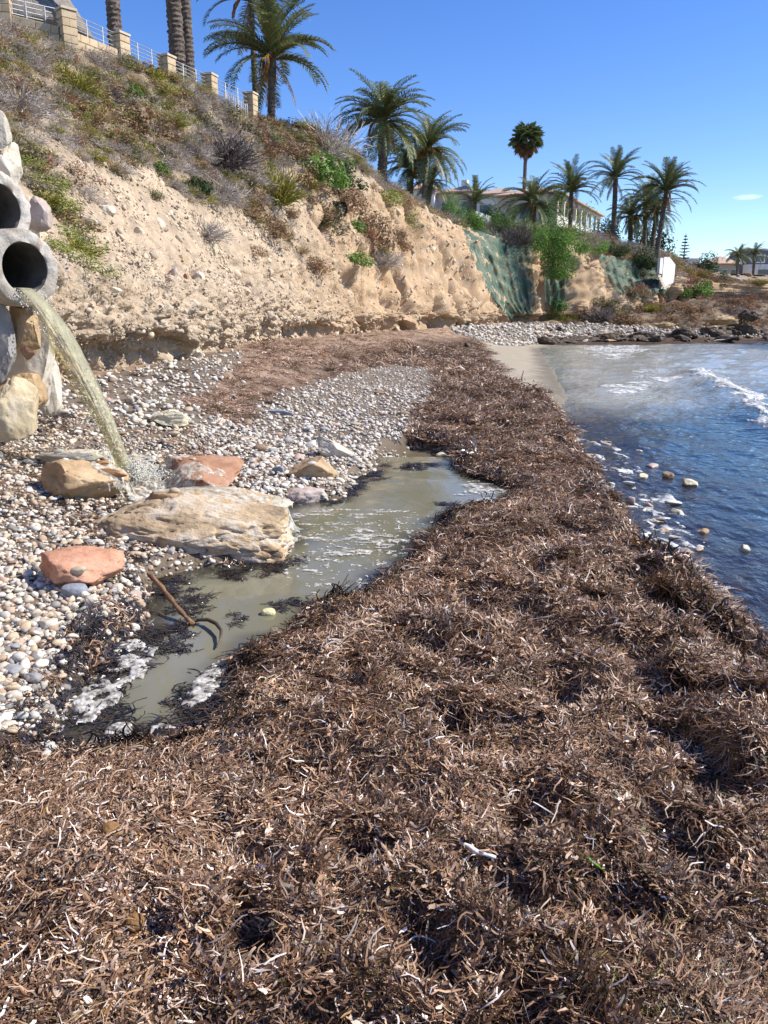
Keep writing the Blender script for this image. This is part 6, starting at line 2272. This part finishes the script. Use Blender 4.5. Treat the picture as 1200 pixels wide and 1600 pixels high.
M_dkg = mat('dark_cladding', [(.10, .11, .12), (.16, .17, .18)], scale=4)
t = house('modern_house', 'grey modern house with a white lower storey at the right edge', 1168, 1260, 391, 428, 160, 9, M_dkg, M_wht, True, 3)
MB().box((3.2, -1.2, 2.6), (8.5, 2.4, 3.6)).build('porch', M_wht, t)
MB().box((3.2, -2.43, 2.3), (4.5, .04, 2.2)).build('pane', M_glass, t)
house('bungalow', 'low beige bungalow with a clay roof left of the far palms', 1112, 1152, 413, 426, 155, 8, M_beige, None, False, 3)
house('bungalow', 'pale flat roofed bungalow behind the round tree', 1068, 1092, 406, 426, 165, 8, M_wht, None, True, 2)
t = date = None
p = at(1066, 430, Y=120)
t = thing('norfolk_pine', 'tiered conifer with a pointed top beside the stair wall', 'tree', (p.x, p.y, topz(p.x, p.y) - .2))
Hn = at(1064, 362, Y=120).z - topz(p.x, p.y)
MB().tube([(0, 0, 0), (0, 0, Hn)], [.16, .03], 7).build('trunk', M_trunk, t, True)
r = np.random.default_rng(7)
V, F, CC = [], [], []
for k in range(11):
    z = Hn * (.22 + .78 * k / 11)
    ln = Hn * .26 * (1 - k / 12)
    for q in range(7):
        w = q * .9 + k * .5 + r.normal(0, .1)
        for s in range(9):
            f = (s + 1) / 9
            c_ = np.array([math.cos(w) * ln * f, math.sin(w) * ln * f, z + .10 * ln * f * f])
            sd_ = np.array([-math.sin(w), math.cos(w), .2]) * (.22 * (1.15 - f)) * r.uniform(.7, 1.2)
            i = len(V)
            V += [c_ - sd_, c_ + np.array([0, 0, .10]), c_ + sd_, c_ - np.array([0, 0, .08])]
            F.append([i, i + 1, i + 2, i + 3])
            CC += [np.array([.035, .065, .025]) * r.uniform(.7, 1.4)] * 4
link('crown', mk_mesh('crown', np.array(V), np.array(F), M_leaf, False, dict(tint=np.array(CC))), t)


def tree(label, u, v, wpx, hpx, Yd, pal, seed, group=None, cat='tree', name='round_tree', n=1500, leaf=.075):
    p = at(u, v, Y=Yd)
    z = topz(p.x, p.y)
    k = Yd * 1.04 / FPX
    t = thing(name, label, cat, (p.x, p.y, min(z, p.z) - .1), 0, group)
    w, h = wpx * k / 2 * .82, (hpx * k + max(0, p.z - z)) * .78
    n = int(n * min(2.6, max(1, h / w * .8)))
    MB().tube([(0, 0, -.2), (.05, 0, h * .3), (0, .05, h * .6)], [.07 * w + .03, .05 * w + .02, .02], 7).build('trunk', M_wood, t, True)
    link('crown', leafy('crown', seed, n, pal, leaf, 18 if n > 3000 else 9, .85, zs=h / .95 / (w * 1.05)), t, (0, 0, h * .06), (0, 0, seed), w * 1.05)
    return t


tree('round dark green tree standing behind the stair wall', 1097, 424, 46, 30, 125, 'deep', 1201)
tree('dark leafy tree behind the palm clump right of the villa', 945, 385, 50, 50, 100, 'deep', 1202)
tree('dark bushy tree in the palm clump', 1010, 395, 70, 46, 100, 'deep', 1203)
tree('dark cypress beside the villa wing', 726, 325, 9, 28, 86, 'deep', 1204, name='cypress', n=500)
for i, (u, v, w, h, Yd, pal, lab) in enumerate([(695, 352, 34, 30, 67, 'green', 'green bush left of the tall cliff top bush'), (708, 358, 42, 46, 67, 'green', 'tall bright green bush on the rim before the villa wing'), (740, 362, 42, 40, 68, 'green', 'green bush above the left side of the large netting'), (766, 350, 50, 30, 74, 'deep', 'dark hedge in front of the white villa wing'), (786, 356, 40, 28, 70, 'green', 'green bush above the middle of the large netting'),
                                               (862, 440, 62, 92, 67, 'green', 'big bright green bush drooping over the cliff'), (840, 375, 46, 34, 70, 'green', 'green bush left on top of the drooping bush'), (875, 380, 40, 26, 72, 'green', 'green bush under the villa arcade'), (905, 395, 36, 24, 74, 'green', 'small green bush right of the drooping bush'),
                                               (928, 398, 40, 24, 76, 'green', 'green bush on the rim under the tall straight palm'), (960, 400, 44, 22, 78, 'deep', 'dark green bush at the foot of the tall straight palm'), (1003, 412, 52, 24, 80, 'deep', 'dark green hedge under the palm clump'), (812, 380, 44, 34, 69, 'grey', 'grey leafless thicket over the large netting'), (800, 372, 44, 30, 71, 'grey', 'grey dry thicket behind the large netting'), (785, 385, 40, 34, 68, 'grey', 'grey dry bush over the left of the large netting')]):
    if pal == 'grey':
        p = at(u, v, Y=Yd)
        k = Yd * 1.04 / FPX
        tag(link('thicket', BUSH['dark'][i % 4], None, (p.x, p.y, p.z - .2), (0, 0, i), (w * k * .6, w * k * .6, h * k)), lab, 'shrub')
    else:
        tree(lab, u, v, w * 1.2, h * (1.2 if 'drooping over' in lab else .92), Yd, pal, 1210 + i, None, 'bush', 'leafy_bush', 4200, .042)
# low plants on the far terrace
for i, (u, v, w, t, lab) in enumerate([(875, 478, 40, 'green', 'bright green plant at the foot of the drooping bush'), (866, 492, 40, 'lime', 'light green plant on the shore under the narrow netting'), (937, 472, 42, 'olive', 'dark olive bush against the tan bluff'), (960, 490, 50, 'olive', 'olive green patch before the wide netting'), (905, 492, 60, 'brown', 'brown plants along the far beach'), (1085, 455, 46, 'green', 'bright green bush right of the stair wall'), (1072, 462, 36, 'green', 'green bush at the foot of the stair wall'),
                                       (990, 455, 44, 'brown', 'brown thicket under the wide netting'), (1040, 475, 40, 'red', 'rusty bush below the stair wall'), (1130, 445, 22, 'olive', 'olive tuft on the far bank'), (885, 500, 40, 'yellow', 'yellow green grass at the back of the far beach')]):
    p = at(u, v, Y=74)
    for yy in np.arange(60, 110, .5):
        q = at(u, v, Y=yy)
        if max(gz(q.x, q.y), topz(q.x, q.y, -9) if topz(q.x, q.y, -9) < q.z + 2 else -9) >= q.z - .05:
            p = q
            break
    s = w * (p - Vector((0, 0, EYE))).length / FPX / 2
    tag(link('shrub', BUSH[t][i % 4], None, (p.x, p.y, p.z - .1 - .25 * s), (0, 0, i), (s, s, s * .9)), lab, 'shrub')
rs_ = np.random.default_rng(8)
zones = []
cnt = 0
while cnt < 130:
    x, y = rs_.uniform(18, 62), rs_.uniform(66, 96)
    xa, ya = np.array([x]), np.array([y])
    df = -poly_dist(xa, ya, FOOT)[0][0]
    dsx = poly_dist(xa, ya, WATER)[0][0]
    if inside(xa, ya, PEB_FAR)[0] > -.3 or dsx < 8.5 or df < -14:
        continue
    z = max(gz(x, y), topz(x, y, -9))
    t = rs_.choice(['brown', 'red', 'grey', 'dark', 'olive', 'straw', 'yellow'], p=[.36, .2, .14, .12, .08, .06, .04])
    s = rs_.uniform(.8, 1.7)
    zone = 'under the narrow netting' if x < 22 else 'under the wide netting, left' if x < 27 else 'under the wide netting, right' if x < 32 else 'below the stair wall' if x < 38 else 'right of the stair wall' if x < 45 else 'below the far bank' if x < 54 else 'by the right edge'
    zone = ('in front, ' if dsx < 12 else 'farther back, ' if dsx > 19 else '') + zone
    tag(link('shrub', BUSH[t][cnt % 4], None, (x, y, z - .1), (0, 0, cnt), (s, s, s * rs_.uniform(.6, .95))), '%s%s shrub on far terrace, %s' % ('big ' if s > 1.4 else 'small ' if s < 1.05 else '', ADJ[t], zone), 'shrub', 'shrubs on the far terrace')
    cnt += 1
n = 3500
x, y = RNG.uniform(14, 75, n * 2), RNG.uniform(62, 112, n * 2)
dfx = -poly_dist(x, y, FOOT)[0]
k = (inside(x, y, PEB_FAR) < -.2) & (poly_dist(x, y, WATER)[0] > 8) & (dfx > -14)
x, y = x[k], y[k]
z = np.array([max(a, topz(b, c, -9)) for a, b, c in zip(ground(x, y)[0], x, y)])
n = len(x)
s = RNG.uniform(.25, .6, n)
scatter('terrace_scrub', np.stack([x, y, z - .04], 1), np.stack([np.zeros(n), np.zeros(n), RNG.uniform(0, 6.28, n)], 1), s, RNG.choice(7, n, p=[.34, .12, .14, .1, .16, .1, .04]), cov, 'brown and rusty scrub over the far terrace', 'scrub')

# far shore rocks
fr_src = {}
for i in range(6):
    for m in ('dark', 'tan', 'pale', 'rosy'):
        fr_src[m, i] = rock_mesh('shore_rock', RM[m], 1300 + i, (1, .8, .55), sub=4, cuts=16, cut=(.5, .85), amp=.19, freq=3.0, boxy=.4)
wl = [(10.2, 51.5), (12.5, 53.6), (17, 56.6), (22, 57.4), (27, 58), (33, 59.5), (40, 61.2), (50, 64)]
cnt = 0
for k in range(190):
    f = random.random() ** .7
    a = f * (len(wl) - 1)
    i = min(int(a), len(wl) - 2)
    x, y = [wl[i][q] + (wl[i + 1][q] - wl[i][q]) * (a - i) for q in (0, 1)]
    back = abs(random.gauss(0, 1.5)) + (0 if random.random() < .5 else random.uniform(1.6, 5))
    y += back - .3
    x += random.gauss(0, .5)
    m = 'dark' if back < 1.7 and random.random() < .85 else random.choice(['tan', 'pale', 'rosy', 'tan', 'dark'])
    s = random.uniform(.24, .58) * (1 + .9 * (f > .5) * random.random()) * (1 if m == 'dark' else .8)
    z = max(gz(x, y), SEA - .1)
    o = link('shore_rock', fr_src[m, k % 6], None, (x, y, z + s * .18), (random.gauss(0, .25), random.gauss(0, .25), random.uniform(0, 6.28)), (s * random.uniform(.9, 1.7), s, s * random.uniform(.55, 1.0)))
    back_ = 'close ' if back < .6 else 'far ' if back > 3 else ''
    zone = 'beside the sandy cove' if x < 14 else 'right of the sandy cove' if x < 19 else 'under the wide netting' if x < 26 else 'below the stair wall' if x < 34 else 'below the far bank' if x < 42 else 'at the right end of the far shore'
    tag(o, '%s%s rock %s %s' % ('big ' if s > .85 else 'small ' if s < .5 else '', {'dark': 'dark wet', 'tan': 'tan', 'pale': 'pale', 'rosy': 'rosy grey'}[m], 'at the waterline' if back < 1.7 else 'behind the waterline', zone), 'rock', 'rocks along the far shore')
# low dark reef of weed covered rock by the cove
for i, (u, v, w, h) in enumerate([(905, 537, 90, 16), (955, 533, 70, 18), (865, 540, 50, 10), (1010, 533, 60, 20), (1070, 528, 50, 24), (1120, 530, 60, 26), (1165, 528, 60, 28), (1195, 532, 50, 26), (1040, 512, 46, 12), (1130, 506, 60, 20), (1175, 500, 50, 22)]):
    rock('reef_rock', '%s dark reef rock counted from the sandy cove towards the right' % ['second', 'third', 'first, lowest', 'fourth', 'fifth', 'sixth', 'seventh', 'eighth', 'flat tan topped', 'tilted upper', 'rightmost upper'][i], u, v, w * .85, h * .85, 'dark' if i not in (8, 9) else 'tan', 1330 + i, .5, Y=[55.5, 56.5, 53.5, 57.8, 58.6, 60, 61.5, 62.5, 62, 65, 68][i], sub=5, sink=.3, group='dark reef along the far waterline', boxy=.45, amp=.20, freq=3.2, cuts=18, cut=(.5, .85))
# loose rocks on the far bank
for k in range(40):
    x, y = random.uniform(36, 66), random.uniform(90, 112)
    z = topz(x, y, gz(x, y))
    s = random.uniform(.25, .8)
    m = random.choice(['tan', 'pale', 'rosy'])
    tag(link('bank_rock', fr_src[m, k % 6], None, (x, y, z + .1 * s), (0, 0, k), s), '%s %s loose rock on the far bank %s%s' % ('big' if s > .6 else 'small' if s < .4 else 'middling', m, 'high up ' if y > 101 else 'low down ', 'near the stair wall' if x < 44 else 'below the far palms' if x < 56 else 'towards the right edge'), 'rock', 'loose rocks on the far bank')
